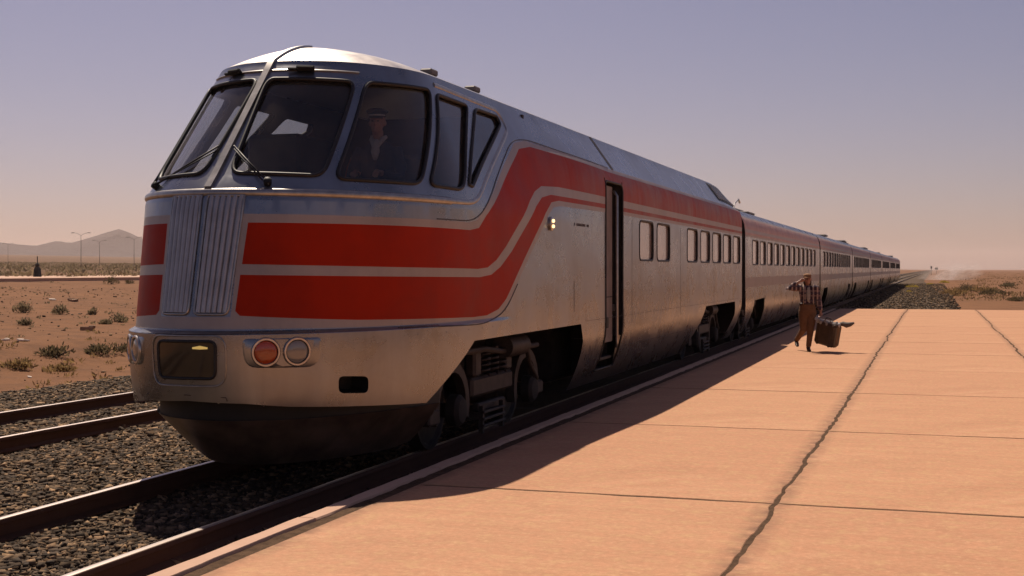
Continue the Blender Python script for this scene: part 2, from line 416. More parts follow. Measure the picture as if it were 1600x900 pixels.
def skin_mesh(name, mapf, outline, holes, regions, grid, mirror=True, offset=0., flip=False, lines=(), base=0, mir_holes=True):
    """triangulates a sheet with holes and paint regions in (u, z), maps it onto the car's surface, mirrors it"""
    V = []; E = []; keys = {}
    def addp(p):
        k = (round(p[0], 4), round(p[1], 4))
        if k not in keys: keys[k] = len(V); V.append(Vector(k))
        return keys[k]
    def addloop(pl, closed=True):
        ids = [addp(p) for p in pl]
        for i in range(len(ids) if closed else len(ids) - 1):
            a, b = ids[i], ids[(i + 1) % len(ids)]
            if a != b: E.append((a, b))
    addloop(outline)
    for h in holes: addloop(h)
    for pl, mi in regions: addloop(pl)
    for ln in lines: addloop(ln, False)
    pts = np.array(grid); ok = inside(outline, pts)
    for p in pts[ok]: addp(p)
    r = delaunay_2d_cdt(V, E, [], 0, 1e-5)
    v2 = np.array([tuple(p) for p in r[0]]); f2 = np.array([f for f in r[2] if len(f) == 3])
    cen = v2[f2].mean(1); keep0 = inside(outline, cen)
    def make(side, use_holes):
        keep = keep0.copy()
        if use_holes:
            for h in holes: keep &= ~inside(h, cen)
        ff = f2[keep]; mi = np.full(len(ff), base); cc = cen[keep]
        for pl, k in regions: mi[inside(pl, cc)] = k
        co = np.array([mapf(u, z) for u, z in v2]); e = 2e-3
        du = np.array([np.subtract(mapf(u + e, z), mapf(u - e, z)) for u, z in v2]); dz = np.array([np.subtract(mapf(u, z + e), mapf(u, z - e)) for u, z in v2])
        nn = np.cross(du, dz); nn /= np.linalg.norm(nn, axis=1)[:, None] + 1e-12
        co = co + nn * offset
        tri = ff.copy(); a, b, c = co[tri[:, 0]], co[tri[:, 1]], co[tri[:, 2]]
        wrong = (np.cross(b - a, c - a) * nn[tri[:, 0]]).sum(1) < 0
        tri[wrong] = tri[wrong][:, ::-1]
        if side < 0: co = co * [-1, 1, 1]; nn = nn * [-1, 1, 1]; tri = tri[:, ::-1]
        if flip: tri = tri[:, ::-1]; nn = -nn
        return co, nn, tri, mi
    parts = [make(1, True)] + ([make(-1, mir_holes)] if mirror else [])
    cos, nns, tris, mis = [], [], [], []; b = 0
    for co, nn, tri, mi in parts:
        cos.append(co); nns.append(nn); tris.append(tri + b); mis.append(mi); b += len(co)
    me = raw_mesh(name, np.concatenate(cos), np.concatenate(tris))
    me.polygons.foreach_set('material_index', np.concatenate(mis).astype(np.int32))
    me.normals_split_custom_set_from_vertices(np.concatenate(nns).tolist())
    return me
sm = lambda x, a, b: (lambda t: t * t * (3 - 2 * t))(min(1., max(0., (x - a) / (b - a))))

# deterministic value noise for shapes
_rs = np.random.RandomState(7); _tab = _rs.rand(256, 256)
def vnoise(x, y):
    x = np.asarray(x, float); y = np.asarray(y, float)
    xi = np.floor(x).astype(int); yi = np.floor(y).astype(int); fx = x - xi; fy = y - yi
    fx = fx * fx * (3 - 2 * fx); fy = fy * fy * (3 - 2 * fy)
    g = lambda a, b: _tab[a % 256, b % 256]
    return (g(xi, yi) * (1 - fx) + g(xi + 1, yi) * fx) * (1 - fy) + (g(xi, yi + 1) * (1 - fx) + g(xi + 1, yi + 1) * fx) * fy
def fbm(x, y, o=5):
    t = 0; a = .5
    for i in range(o): t = t + a * vnoise(np.asarray(x) * 2 ** i + 17 * i, np.asarray(y) * 2 ** i + 31 * i); a *= .5
    return t

# ------------------------------------------------------------------ ground
LX = [-6000, -2600, -800, -240, -140, -104, -70, -40, -24.5, -22.5, -20, -17.5, -15, 14, 6000]
LZ = [60, 46, 9.0, 2.6, 1.55, .95, .92, .38, -.02, -.06, -.42, -.50, -.36, -.38, -.40]
def ground_z(x, y):
    z = np.interp(x, LX, LZ); r = np.hypot(x, y)
    amp = np.interp(np.abs(x), [0, 14, 20, 60, 500, 3000], [.03, .04, .16, .22, .5, 2.])
    return z + (fbm(np.asarray(x) * .22, np.asarray(y) * .22, 5) - .5) * amp
def axis(lo, hi, near_lo, near_hi, step, grow=1.18):
    a = list(np.arange(near_lo, near_hi, step)); st = step
    while a[-1] < hi: st *= grow; a.append(min(hi, a[-1] + st))
    st = step; b = [near_lo]
    while b[-1] > lo: st *= grow; b.append(max(lo, b[-1] - st))
    return np.array(b[:0:-1] + a)
gx = axis(-6500, 6500, -60, 20, .35); gy = axis(-60, 9500, 0, 110, .45)
XX, YY = np.meshgrid(gx, gy); ZZ = ground_z(XX, YY)
nx, ny = len(gx), len(gy); idx = np.arange(nx * ny).reshape(ny, nx)
fq = np.stack([idx[:-1, :-1], idx[:-1, 1:], idx[1:, 1:], idx[1:, :-1]], -1).reshape(-1, 4)
tag(link_obj('desert_ground', raw_mesh('desert_ground', np.stack([XX, YY, ZZ], -1).reshape(-1, 3), fq), 'sand'), kind='structure')

# ballast bed: a low embankment carrying both tracks, widening into a gravel yard beyond the platform
ys = axis(-5, 9000, 2, 120, .5, 1.15); rows = []
def bed_right(y): return float(np.interp(y, [0, 59.7, 61, 90, 260, 9000], [-4.3, -4.3, 1.7, 1.6, -1.5, -2.5]))
fr_ = np.array([0, .03, .06, .10, .16, .22, .28, .34, .40, .46, .52, .58, .64, .70, .76, .82, .88, .94, .97, 1.])
for y in ys:
    xr = bed_right(y); xl = -15.6 + .5 * math.sin(y * .13) + .3 * math.sin(y * .41)
    xs = xl + (xr - xl) * fr_
    zs = np.where(fr_ < .02, -.50, np.where(fr_ < .05, -.36, np.where(fr_ < .08, -.25, -.19)))
    if y > 60: zs = np.where(fr_ > .98, -.45, np.where(fr_ > .95, -.30, zs))
    zs = zs + (fbm(xs * 1.3, np.full_like(xs, y * 1.3), 3) - .5) * .05
    rows.append(np.stack([xs, np.full_like(xs, y), zs], -1))
n0 = len(fr_); idx = np.arange(n0 * len(ys)).reshape(len(ys), n0)
fq = np.stack([idx[:-1, :-1], idx[:-1, 1:], idx[1:, 1:], idx[1:, :-1]], -1).reshape(-1, 4)
tag(link_obj('ballast_bed', raw_mesh('ballast_bed', np.concatenate(rows), fq), 'ballast_dirt'), kind='structure')

# loose stones
def stones(name, n, xr, yr, dens_pow, size, seed, zf, mat='ballast_stone', parent=None):
    rs = np.random.RandomState(seed)
    iv = np.array([(a, b, c) for a in (-1, 1) for b in (-1, 1) for c in (-1, 1)], float) * .72
    it = np.array([(0, 1, 3), (0, 3, 2), (4, 6, 7), (4, 7, 5), (0, 4, 5), (0, 5, 1), (2, 3, 7), (2, 7, 6), (0, 2, 6), (0, 6, 4), (1, 5, 7), (1, 7, 3)])
    x = rs.uniform(xr[0], xr[1], n); y = yr[0] + (yr[1] - yr[0]) * rs.rand(n) ** dens_pow
    vis = (x > -.84 * y - 2.4) & ~((x > -7.3) & (x < -4.4) & (y > 17) & (y < 60)); x, y = x[vis], y[vis]; n = len(x)
    sz = size[0] + (size[1] - size[0]) * rs.rand(n) ** 2.2
    v = iv[None] * (1 + rs.uniform(-.62, .35, (n, 8, 3))) * (sz[:, None, None] * np.stack([rs.uniform(.8, 1.8, n), rs.uniform(.55, 1.0, n), rs.uniform(.4, .9, n)], -1)[:, None])
    a, b = rs.uniform(0, 6.28, n), rs.uniform(-1.2, 1.2, n)
    ca, sa, cb, sb = np.cos(a)[:, None], np.sin(a)[:, None], np.cos(b)[:, None], np.sin(b)[:, None]
    X, Y, Z = v[..., 0], v[..., 1], v[..., 2]
    Y, Z = Y * cb - Z * sb, Y * sb + Z * cb
    X, Y = X * ca - Y * sa, X * sa + Y * ca
    z = zf(x, y) + sz * rs.uniform(-.05, .5, n)
    v = np.stack([X + x[:, None], Y + y[:, None], Z + z[:, None]], -1).reshape(-1, 3)
    f = (it[None] + (np.arange(n) * 8)[:, None, None]).reshape(-1, 3)
    o = link_obj(name, raw_mesh(name, v, f, smooth=False), mat, parent)
    tag(o, kind='stuff'); return o
flat_bed = lambda x, y: np.where(x < -14.9, np.interp(x, [-15.8, -14.9], [-.5, -.24]), -.19) + (fbm(x * 1.3, y * 1.3, 3) - .5) * .05
tag(stones('ballast_stones', 225000, (-14.9, -4.45), (5.5, 24), 1.25, (.011, .042), 3, flat_bed), 'broken brown and grey ballast stones packed between and beside the rails', 'ballast')
tag(stones('shoulder_stones', 30000, (-15.6, -8.0), (14, 60), 1.6, (.018, .06), 4, flat_bed), 'dark ballast stones along the shoulder left of the further track', 'ballast')
tag(stones('gravel_stones', 12000, (-6.5, 1.4), (60.5, 200), 1.6, (.03, .085), 5, lambda x, y: np.full_like(x, -.19)), 'grey gravel spread beyond the end of the platform', 'gravel')
tag(stones('desert_pebbles', 2600, (-60, -15), (14, 75), 1.2, (.015, .065), 6, ground_z), 'scattered pebbles and small rocks on the reddish desert sand', 'pebbles')

# tracks
def rail_prof():
    h = [(-.036, 0), (-.030, .0), (.030, 0), (.036, -.006), (.036, -.038), (.010, -.050), (.009, -.135), (.068, -.158), (.070, -.172), (-.070, -.172), (-.068, -.158), (-.009, -.135), (-.010, -.050), (-.036, -.038), (-.036, -.006)]
    return h[1:]
def track(xc, gauge, label, y0=1., y1=4200.):
    t = empty('railway_track', (xc, 0, 0), label=label, cat='railway track', group='railway tracks')
    pr = rail_prof()
    yl = np.concatenate([np.arange(y0, 60, 3.), np.geomspace(60, y1, 40)])
    for sx in (-1, 1):
        rings = []
        for y in yl:
            jx = .006 * math.sin(y * .37 + sx); jz = .003 * math.sin(y * .9 + 2 * sx)
            rings.append([(sx * gauge / 2 + px + jx, y, pz + jz) for px, pz in pr])
        mb = MB().loft(rings); me = mb.mesh('rail', angle=50); me.materials.append(MATS['rail_rust']); me.materials.append(MATS['rail_head'])
        for p in me.polygons:
            if p.normal.z > .8 and p.center.z > -.01: p.material_index = 1
        link_obj('rail', me, None, t)
    sl = MB().box((0, 0, 0), (2.5, .23, .16), .012).mesh('sleeper'); sl.materials.append(MATS['sleeper_wood'])
    rnd = random.Random(int(-xc * 10))
    for k in range(70):
        o = link_obj('sleeper', sl, None, t); o.location = (rnd.uniform(-.03, .03), 3 + k * .66 + rnd.uniform(-.03, .03), -.295 + rnd.uniform(-.012, .022)); o.rotation_euler = (0, 0, rnd.uniform(-.02, .02))
    return t
track(-5.95, 1.68, 'near railway track carrying the silver train beside the platform')
track(-10.92, 1.76, 'empty rusty railway track on the far side of the train')

# ------------------------------------------------------------------ platform
plat = empty('platform', (0, 0, 0), kind='structure')
def jx(k, y): return [-3.975, -1.10, 1.72, 4.55, 7.35][k] + (0 if k == 0 else .07 * (vnoise(y * .45 + 9 * k, k) - .5) + .035 * (vnoise(y * 1.9 + 5 * k, 3.) - .5) + .022 * (vnoise(y * 6.3, k + 7.) - .5))
def jy(k, x): return .72 + 4.555 * k + .03 * (vnoise(x * .8 + 3 * k, k + 20.) - .5) + .02 * (vnoise(x * 4., k + 33.) - .5)
PEND = 59.7
MB().box((1.645, 30.2, -.1685), (11.28, 58.8, .65), .01).build('platform_bed', 'joint_filler', plat)
rnd = random.Random(11)
for j in range(-1, 13):
    for k in range(4):
        ya, yb = .72 + 4.555 * j, .72 + 4.555 * (j + 1)
        if ya < .5: continue
        last = yb > PEND - .6
        if last: yb = PEND
        if ya > PEND - 1: continue
        x0, x1 = jx(k, ya), jx(k + 1, ya)
        wl = lambda y: .006 if k == 0 else .006 + .015 * float(vnoise(y * 3.1, 50. + k)) ** 1.6 + .006 * float(vnoise(y * 17., 55. + k))
        wr = lambda y: .006 + .015 * float(vnoise(y * 3.1 + 7, 51. + k)) ** 1.6 + .006 * float(vnoise(y * 19., 56. + k))
        wy = lambda x: .012 + .020 * float(vnoise(x * 2.3, 60. + j))
        ny_, nx_ = 60, 40; pl = []
        for i in range(nx_): x = x0 + (x1 - x0) * i / nx_; pl.append((x, float(jy(j, x)) + wy(x)))
        for i in range(ny_): y = ya + (yb - ya) * i / ny_; pl.append((float(jx(k + 1, y)) - wr(y), y))
        for i in range(nx_): x = x1 + (x0 - x1) * i / nx_; pl.append((x, (PEND if last else float(jy(j + 1, x)) - wy(x))))
        for i in range(ny_): y = yb + (ya - yb) * i / ny_; pl.append((float(jx(k, y)) + wl(y), y))
        # drop corner overshoot
        cx = sum(p[0] for p in pl) / len(pl); cy = sum(p[1] for p in pl) / len(pl)
        xmin = lambda y: float(jx(k, y)) + wl(y); xmax = lambda y: float(jx(k + 1, y)) - wr(y)
        pl = [(min(max(p[0], xmin(p[1])), xmax(p[1])), p[1]) for p in pl]
        dz = rnd.uniform(-.0008, .0012); tl = 0.
        zt = lambda p: .160 + dz + tl * (p[0] - cx)
        ch = [(p[0] + (cx - p[0]) * .008 / max(.3, abs(cx - p[0])), p[1] + (cy - p[1]) * .008 / max(.3, abs(cy - p[1]))) for p in pl]
        mb = MB().loft([[(p[0] - cx, p[1] - cy, -.14) for p in pl], [(p[0] - cx, p[1] - cy, zt(p) - .160 - .007) for p in pl], [(p[0] - cx, p[1] - cy, zt(p) - .160) for p in ch]])
        o = mb.build('slab', 'concrete', plat); o.location = (cx, cy, .160)
# kerb stones along the edge and the dark worn strip between kerb and slabs
y = 1.2; kk = 0
while y < PEND - .3:
    L = min(rnd.uniform(1.9, 2.6), PEND - y); n = 14
    pl = [(-4.262 + .016 * float(vnoise(yy * 2.7, 80.)) + .012 * float(vnoise(yy * 11, 81.)), yy) for yy in np.linspace(y + .008, y + L - .008, n)]
    pr = [(-4.128 + .022 * (float(vnoise(yy * 3.7, 82.)) - .3) + .012 * float(vnoise(yy * 13, 83.)), yy) for yy in np.linspace(y + .008, y + L - .008, n)]
    out = pl + pr[::-1]; dz = rnd.uniform(-.006, .004)
    cx, cy = -4.195, y + L / 2
    mb = MB().loft([[(p[0] - cx, p[1] - cy, -.62) for p in out], [(p[0] - cx, p[1] - cy, dz - .012) for p in out], [((p[0] - cx) * .90, (p[1] - cy) * .995, dz) for p in out]])
    o = mb.build('kerb_stone', 'kerb_concrete', plat); o.location = (cx, cy, .160)
    y += L
rows = []; yl = np.arange(1.2, PEND, .12)
for yy in yl:
    xa = -4.150; xb = -3.962
    xs = np.linspace(xa, xb, 7)
    zs = .139 + .012 * (vnoise(xs * 30, np.full(7, yy * 9)) - .5) + .006 * (vnoise(xs * 70, np.full(7, yy * 31)) - .5)
    rows.append(np.stack([xs, np.full(7, yy), zs], -1))
idx = np.arange(7 * len(yl)).reshape(-1, 7)
link_obj('joint_strip', raw_mesh('joint_strip', np.concatenate(rows), np.stack([idx[:-1, :-1], idx[:-1, 1:], idx[1:, 1:], idx[1:, :-1]], -1).reshape(-1, 4)), 'joint_filler', plat)

# ------------------------------------------------------------------ the leading power car
CX = -5.95; YC = 12.4; UN = 3.0; YR = 20.0            # YR: the power car's own origin along the track
LOZ = list(np.arange(.20, 1.30, .09)) + [1.355]
PZ = LOZ + [1.385, 2.50, 2.60, 2.72, 3.87]
PW = [1.545 - .085 * ((1.355 - z) / 1.0) ** 2 for z in LOZ] + [1.50, 1.53, 1.52, 1.49, 1.09]
PT = [9.515 + .16 * ((1.355 - z) / 1.0) ** 2 for z in LOZ] + [9.60, 9.84, 9.90, 10.02, 11.05]
RZ = list(np.arange(.20, 1.25, .07)) + [1.30, 3.05, 3.22, 3.36, 3.87]      # straight side behind the cab, tucked in at the bottom
RW = [1.53 - .26 * max(0, (1.08 - z) / .80) ** 1.7 for z in np.arange(.20, 1.25, .07)] + [1.53, 1.53, 1.51, 1.45, 1.09]
UEND = 22.55
def zmap(u, z):                                        # the raised roof runs down to coach height at the rear
    return z if z < 3.30 else 3.30 + (z - 3.30) * (1 - .72 * sm(u, 20.3, 23.5))
def wz(u, z):
    t_ = sm(z, 1.4, 2.4); k = sm(u, 3.4, 8.6) * t_ + sm(u, 3.1, 4.4) * (1 - t_); a = np.interp(z, PZ, PW); b = np.interp(z, RZ, RW)
    return (a * (1 - k) + b * k) * (1 - .012 * sm(u, 21.9, 22.5))
def body_pt(u, z):
    u = abs(u) if u < 0 else u
    w = wz(u, z); t = np.interp(z, PZ, PT)
    ph = min(u / UN, 1) * math.pi / 2
    return (w * math.sin(ph), YC - (YC - t) * math.cos(ph) + max(0, u - UN) - YR, zmap(u, z))
def body_pt_s(u, z):                                   # signed u, for pieces crossing the centre line
    p = body_pt(abs(u), z); return (p[0] if u >= 0 else -p[0], p[1], p[2])
def frame_at(u, z, off=0.):
    e = 1e-3; p = Vector(body_pt_s(u, z)); a = (Vector(body_pt_s(u + e, z)) - Vector(body_pt_s(u - e, z))).normalized()
    b = (Vector(body_pt_s(u, z + e)) - Vector(body_pt_s(u, z - e))).normalized(); n = a.cross(b).normalized(); b = n.cross(a)
    return Matrix(((a.x, b.x, n.x, p.x + n.x * off), (a.y, b.y, n.y, p.y + n.y * off), (a.z, b.z, n.z, p.z + n.z * off), (0, 0, 0, 1)))
def on_body(pl, off=0.): return [frame_at(u, z, off).translation for u, z in pl]

PANES = [rounded(p, r) for p, r in (
    ([(.17, 2.735), (.075, 3.67), (1.37, 3.665), (1.13, 2.72)], .12),
    ([(1.25, 2.70), (1.53, 3.67), (2.74, 3.70), (2.18, 2.70)], .11),
    ([(2.30, 2.70), (2.92, 3.675), (3.83, 3.665), (2.83, 2.69)], .10),
    ([(3.02, 2.755), (4.08, 3.66), (4.78, 3.655), (4.80, 3.56), (3.12, 2.745)], [.02, .1, .08, .1, .02]))]
PANES = [dens(p, .09) for p in PANES]
SLOT = rounded([(1.43, .825), (1.70, .805), (1.70, .955), (1.43, .975)], .05)
DOOR = rounded([(8.60, .46), (9.66, .46), (9.66, 3.16), (8.60, 3.16)], [0, 0, .10, .10])
WINS = [(10.85, 1.05), (12.22, 1.10)] + [(15.05 + 1.485 * k, 1.10) for k in range(5)]
WINP = [rounded([(a, 2.05), (a + w, 2.05), (a + w, 2.67), (a, 2.67)], .12) for a, w in WINS]
OUT = [(0, .80), (.6, .775), (1.0, .735), (1.7, .69), (2.33, .645), (3.02, 1.18), (7.25, 1.18), (7.40, .95), (7.46, .28), (15.7, .28), (17.2, 1.15), (21.25, 1.15), (21.42, .85), (20.85, .28), (21.9, .28), (22.4, .62), (UEND, 1.2), (UEND, 3.87), (0, 3.87)]
OUT = dens(OUT, .15)
TOPRED = [(.50, 2.30), (2.0, 2.30), (2.95, 2.295), (3.20, 2.325), (3.42, 2.46), (4.85, 3.16), (5.15, 3.31), (5.6, 3.375), (6.4, 3.365), (9., 3.31), (UEND, 3.30), (UEND, 2.915), (9., 2.925), (6.3, 2.93), (5.62, 2.90), (5.32, 2.82), (5.05, 2.70), (4.1, 2.15), (3.78, 2.00), (3.5, 1.92), (3.2, 1.905), (2.0, 1.92), (.485, 1.945)]
LOWRED = [(.48, 1.855), (2.0, 1.835), (3.25, 1.82), (3.62, 1.845), (3.92, 1.93), (4.3, 2.10), (5.25, 2.64), (5.55, 2.76), (5.95, 2.815), (9., 2.825), (UEND, 2.82), (UEND, 2.765), (9., 2.765), (6.25, 2.755), (5.92, 2.72), (5.62, 2.58), (4.1, 1.58), (3.85, 1.475), (3.5, 1.42), (3.1, 1.415), (1.6, 1.455), (.52, 1.51), (.47, 1.55)]
CREAM = [(0.0, 1.40), (2.0, 1.395), (3.2, 1.345), (3.70, 1.37), (4.02, 1.47), (4.25, 1.58), (5.72, 2.55), (5.98, 2.66), (6.3, 2.69), (9., 2.71), (UEND, 2.715), (UEND, 3.355), (9., 3.365), (6.4, 3.425), (5.5, 3.44), (5.05, 3.37), (4.74, 3.22), (3.32, 2.50), (3.12, 2.40), (2.9, 2.37), (.43, 2.375), (.43, 1.50), (0.0, 1.50)]
regs = [(dens(CREAM, .2), 2), (dens(TOPRED, .2), 1), (dens(LOWRED, .2), 1)]
grid = [(u, z) for u in list(np.arange(.1, 3.0, .1)) + list(np.arange(3.0, UEND, .4)) for z in list(np.arange(.4, 3.87, .11)) + [1.34, 1.40]]
lines = [dens([(0, zz), (UEND, zz)], .15, False) for zz in (1.335, 1.352, 1.358, 1.382, 1.388, 1.405, 2.50, 2.60, 2.72, 3.05, 3.22, 3.36)]
loco = empty('power_car', (CX, YR, 0), label='silver leading power car with raked cab windows and bold red stripes', cat='train car', group='cars of the train')
me = skin_mesh('body', body_pt, OUT, PANES + [SLOT, DOOR] + WINP, regs, grid, lines=lines)
body = link_obj('body', me, ['aluminium', 'red_paint', 'cream_paint'], loco)
# lining of the cab, seen through the glass
g2 = [(u, z) for u in list(np.arange(.15, 3., .15)) + list(np.arange(3., 6., .4)) for z in np.arange(1.6, 3.86, .15)]
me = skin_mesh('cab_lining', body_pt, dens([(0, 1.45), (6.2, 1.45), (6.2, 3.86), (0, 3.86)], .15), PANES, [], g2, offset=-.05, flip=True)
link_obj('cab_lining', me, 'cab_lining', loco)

def roof_pt(u, r):
    u = abs(u); q = 1 - r
    zc = zmap(u, 3.87); wc = wz(u, 3.87)
    rise = .265 * (1 - .35 * sm(u, 20.3, 23.5))
    w = wc * q; t = 11.05 + 1.02 * (1 - q)
    ph = min(u / UN, 1) * math.pi / 2
    return (w * math.sin(ph), YC - (YC - t) * math.cos(ph) + max(0, u - UN) - YR, zc + rise * (1 - q ** 2.0))
ul = list(np.arange(0, 3., .1)) + list(np.arange(3., UEND + .01, .391)); ul[-1] = UEND; rl = np.linspace(0, 1, 15)
vs, ns = [], []
for side in (1, -1):
    for u in ul:
        for r in rl:
            p = np.array(roof_pt(u, r)); e = 1e-3
            rr = min(max(r, .002), .985); uu = max(u, .004)
            n = np.cross(np.subtract(roof_pt(uu + e, rr), roof_pt(uu - e, rr)), np.subtract(roof_pt(uu, rr + e), roof_pt(uu, rr - e))); n /= np.linalg.norm(n) + 1e-12
            if n[2] < 0: n = -n
            if r > .99: n = np.array([0, 0, 1.])
            vs.append(p * [side, 1, 1]); ns.append(n * [side, 1, 1])
k = len(rl); m_ = len(ul); fs = []
for sd_ in range(2):
    for i in range(m_ - 1):
        for j in range(k - 1):
            q = [sd_ * m_ * k + a for a in (i * k + j, (i + 1) * k + j, (i + 1) * k + j + 1, i * k + j + 1)]
            fs.append(q if sd_ == 0 else q[::-1])
me = raw_mesh('roof', vs, fs); me.normals_split_custom_set_from_vertices([tuple(n) for n in ns])
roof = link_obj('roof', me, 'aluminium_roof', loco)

# glass, gaskets, mullion, mouldings
gl_grid = [(u, z) for u in np.arange(.05, 5.0, .12) for z in np.arange(2.6, 3.8, .12)]
for side in (1, -1):
    for i, pn in enumerate(PANES):
        me = skin_mesh('pane', body_pt, pn, [], [], gl_grid, mirror=False, offset=-.022)
        if side < 0:
            co = np.zeros(len(me.vertices) * 3); me.vertices.foreach_get('co', co); co = co.reshape(-1, 3) * [-1, 1, 1]
            nn = [(-n.vector.x, n.vector.y, n.vector.z) for n in me.vertex_normals]
            tri = np.array([list(p.vertices)[::-1] for p in me.polygons]); me = raw_mesh('pane', co, tri)
        w = MB().closed_tube([(p[0] * side, p[1], p[2]) for p in on_body(pn, .004)], .019, 8).build('window_gasket', 'rubber', loco, True)
        link_obj('pane', me, 'cab_glass', w)
cz = list(np.linspace(2.60, 3.87, 12))
path = [Vector(body_pt(0, z)) for z in cz] + [Vector(roof_pt(0, r)) for r in np.linspace(.06, .8, 9)]
def strip(path, wd, th):
    rings = []
    for i, p in enumerate(path):
        t = (path[min(i + 1, len(path) - 1)] - path[max(i - 1, 0)]).normalized(); a = Vector((1, 0, 0)); n = a.cross(t).normalized()
        if n.y > 0 and abs(n.y) > abs(n.z): n = -n
        if n.z < 0 and abs(n.z) > abs(n.y): n = -n
        k = 1 - max(0, (i - 12) / 12.) if i > 12 else 1
        rings.append([p + a * wd * k - n * .02, p + a * wd * k * .8 + n * th, p - a * wd * k * .8 + n * th, p - a * wd * k - n * .02])
    return MB().loft(rings)
strip(path, .040, .024).build('centre_mullion', 'trim_metal', loco, angle=60)
belt = [(u, 2.565) for u in np.linspace(-2.75, 2.75, 60)]
def sweep(pl, prof, name, mat, parent=loco, mirror=True, center=False):
    """carries a small (offset along the surface, offset off the surface) profile along a line on the body"""
    out = []
    for side in ((1, -1) if mirror else (1,)):
        P_ = [frame_at(u, z) for u, z in pl]; k = len(P_); rings = []
        for i, M in enumerate(P_):
            t = (P_[min(i + 1, k - 1)].translation - P_[max(i - 1, 0)].translation).normalized(); n = Vector(M.col[2][:3]); b = n.cross(t).normalized()
            rings.append([(lambda q: (q.x * side, q.y, q.z))(M.translation + b * pa + n * pb) for pa, pb in prof])
        out.append(MB().loft(rings).build(name, mat, parent, angle=50))
    return out
half = [(.04 * math.cos(a), -.01 + .036 * math.sin(a)) for a in np.linspace(math.pi, 0, 9)]
BELT = [(u, 2.565) for u in np.linspace(-2.6, 2.6, 64)]
sweep(BELT, half, 'belt_moulding', 'trim_metal', mirror=False)
side_m = dens(rounded([(2.6, 2.565), (3.10, 2.572), (5.02, 3.53), (4.92, 3.74), (3.15, 3.775), (2.7, 3.775)], [0, .35, .12, .15, .2, 0])[0:-1] , .08, False)
sweep(side_m, [(a * .7, b * .5) for a, b in half], 'window_surround', 'trim_metal')
brow = [(u, 3.765) for u in np.linspace(-1.42, 1.42, 36)]
sweep(brow, [(-.008, -.01), (-.008, .014), (.008, .010), (.008, -.01)], 'rain_gutter', 'trim_metal', mirror=False)
dl = [(-.007, -.003), (-.005, .005), (.005, .005), (.007, -.003)]
sweep(dens(rounded([(2.4, 2.382), (3.1, 2.385), (4.98, 3.40), (5.6, 3.46), (6.6, 3.432), (9.1, 3.375)], [0, .3, .4, .2, .1, 0]), .15, False), dl, 'shade_groove_line', 'dark_line')  # dark strip stands in for the shadow line along the trim ridge
sweep(dens(rounded([(2.0, 1.372), (3.25, 1.335), (4.0, 1.41), (4.5, 1.735)], [0, .3, .3, 0]), .15, False), dl, 'shade_groove_line', 'dark_line')
sweep([(u, 1.372) for u in np.linspace(-3.0, 3.0, 50)], [(-.012, -.03), (-.012, -.006), (.012, -.006), (.012, -.03)], 'bumper_seam', 'dark_line', mirror=False)
sweep([(9.36, z) for z in np.linspace(3.37, 3.86, 6)], [(-.05, -.01), (-.05, .012), (.05, .004), (.05, -.01)], 'panel_joint', 'dark_line')
sweep([(6.9, z) for z in np.linspace(1.35, 1.75, 4)], [(a * .6, b * .6) for a, b in dl], 'panel_seam', 'dark_line')
for us in (10.3, 14.35, 18.2):
    sweep([(us, z) for z in np.linspace(.40, 2.66, 14)], [(a * .45, b * .4) for a, b in dl], 'panel_seam', 'dark_line')
sweep([(u, 1.21) for u in np.linspace(7.5, 22.2, 30)], [(a * .4, b * .4) for a, b in dl], 'panel_seam', 'dark_line')
sweep([(u, .745) for u in np.linspace(9.75, 17., 16)], [(a * .5, b * .5) for a, b in dl], 'panel_seam', 'dark_line')

# rivets along seams (one joined part)
mb = MB()
for (u0, u1, z, st) in ((6.4, 8.4, 2.62, .28), (7.5, 22.2, 1.235, .30), (2.2, 3.9, 1.30, .35)):
    for u in np.arange(u0, u1, st):
        M = frame_at(u, z); mb.lathe([(.008, -.004), (.007, .002), (.003, .004)], M, 6)
tag(mb.build('rivets', 'aluminium', loco, True), kind='stuff')

# ribbed grille on the nose
for side in (1, -1):
    bk = MB(); a = [(.035 * side, 1.52), (.40 * side, 1.52), (.435 * side, 2.53), (.035 * side, 2.53)]
    pts = dens(rounded(a, [.06, .06, 0, 0]), .05)
    sgn = pts if side > 0 else pts
    MB().closed_tube([p for p in on_body(sgn, .006)], .012, 6).build('grille_frame', 'trim_metal', loco, True)
    for k in range(6):
        f = (k + .5) / 6; rings = []
        for z in np.linspace(1.535, 2.53, 9):
            uu = side * (.05 + f * (.345 + .04 * (z - 1.52)))
            M = frame_at(uu, z); x, n, p = Vector(M.col[0][:3]), Vector(M.col[2][:3]), M.translation
            wd = .026; rings.append([p + x * (wd * ca) + n * (.024 * sa - .004) for ca, sa in ((-1, 0), (-.75, .6), (-.3, 1), (.3, 1), (.75, .6), (1, 0))])
        MB().loft(rings).build('grille_rib', 'grille_metal', loco, angle=60)
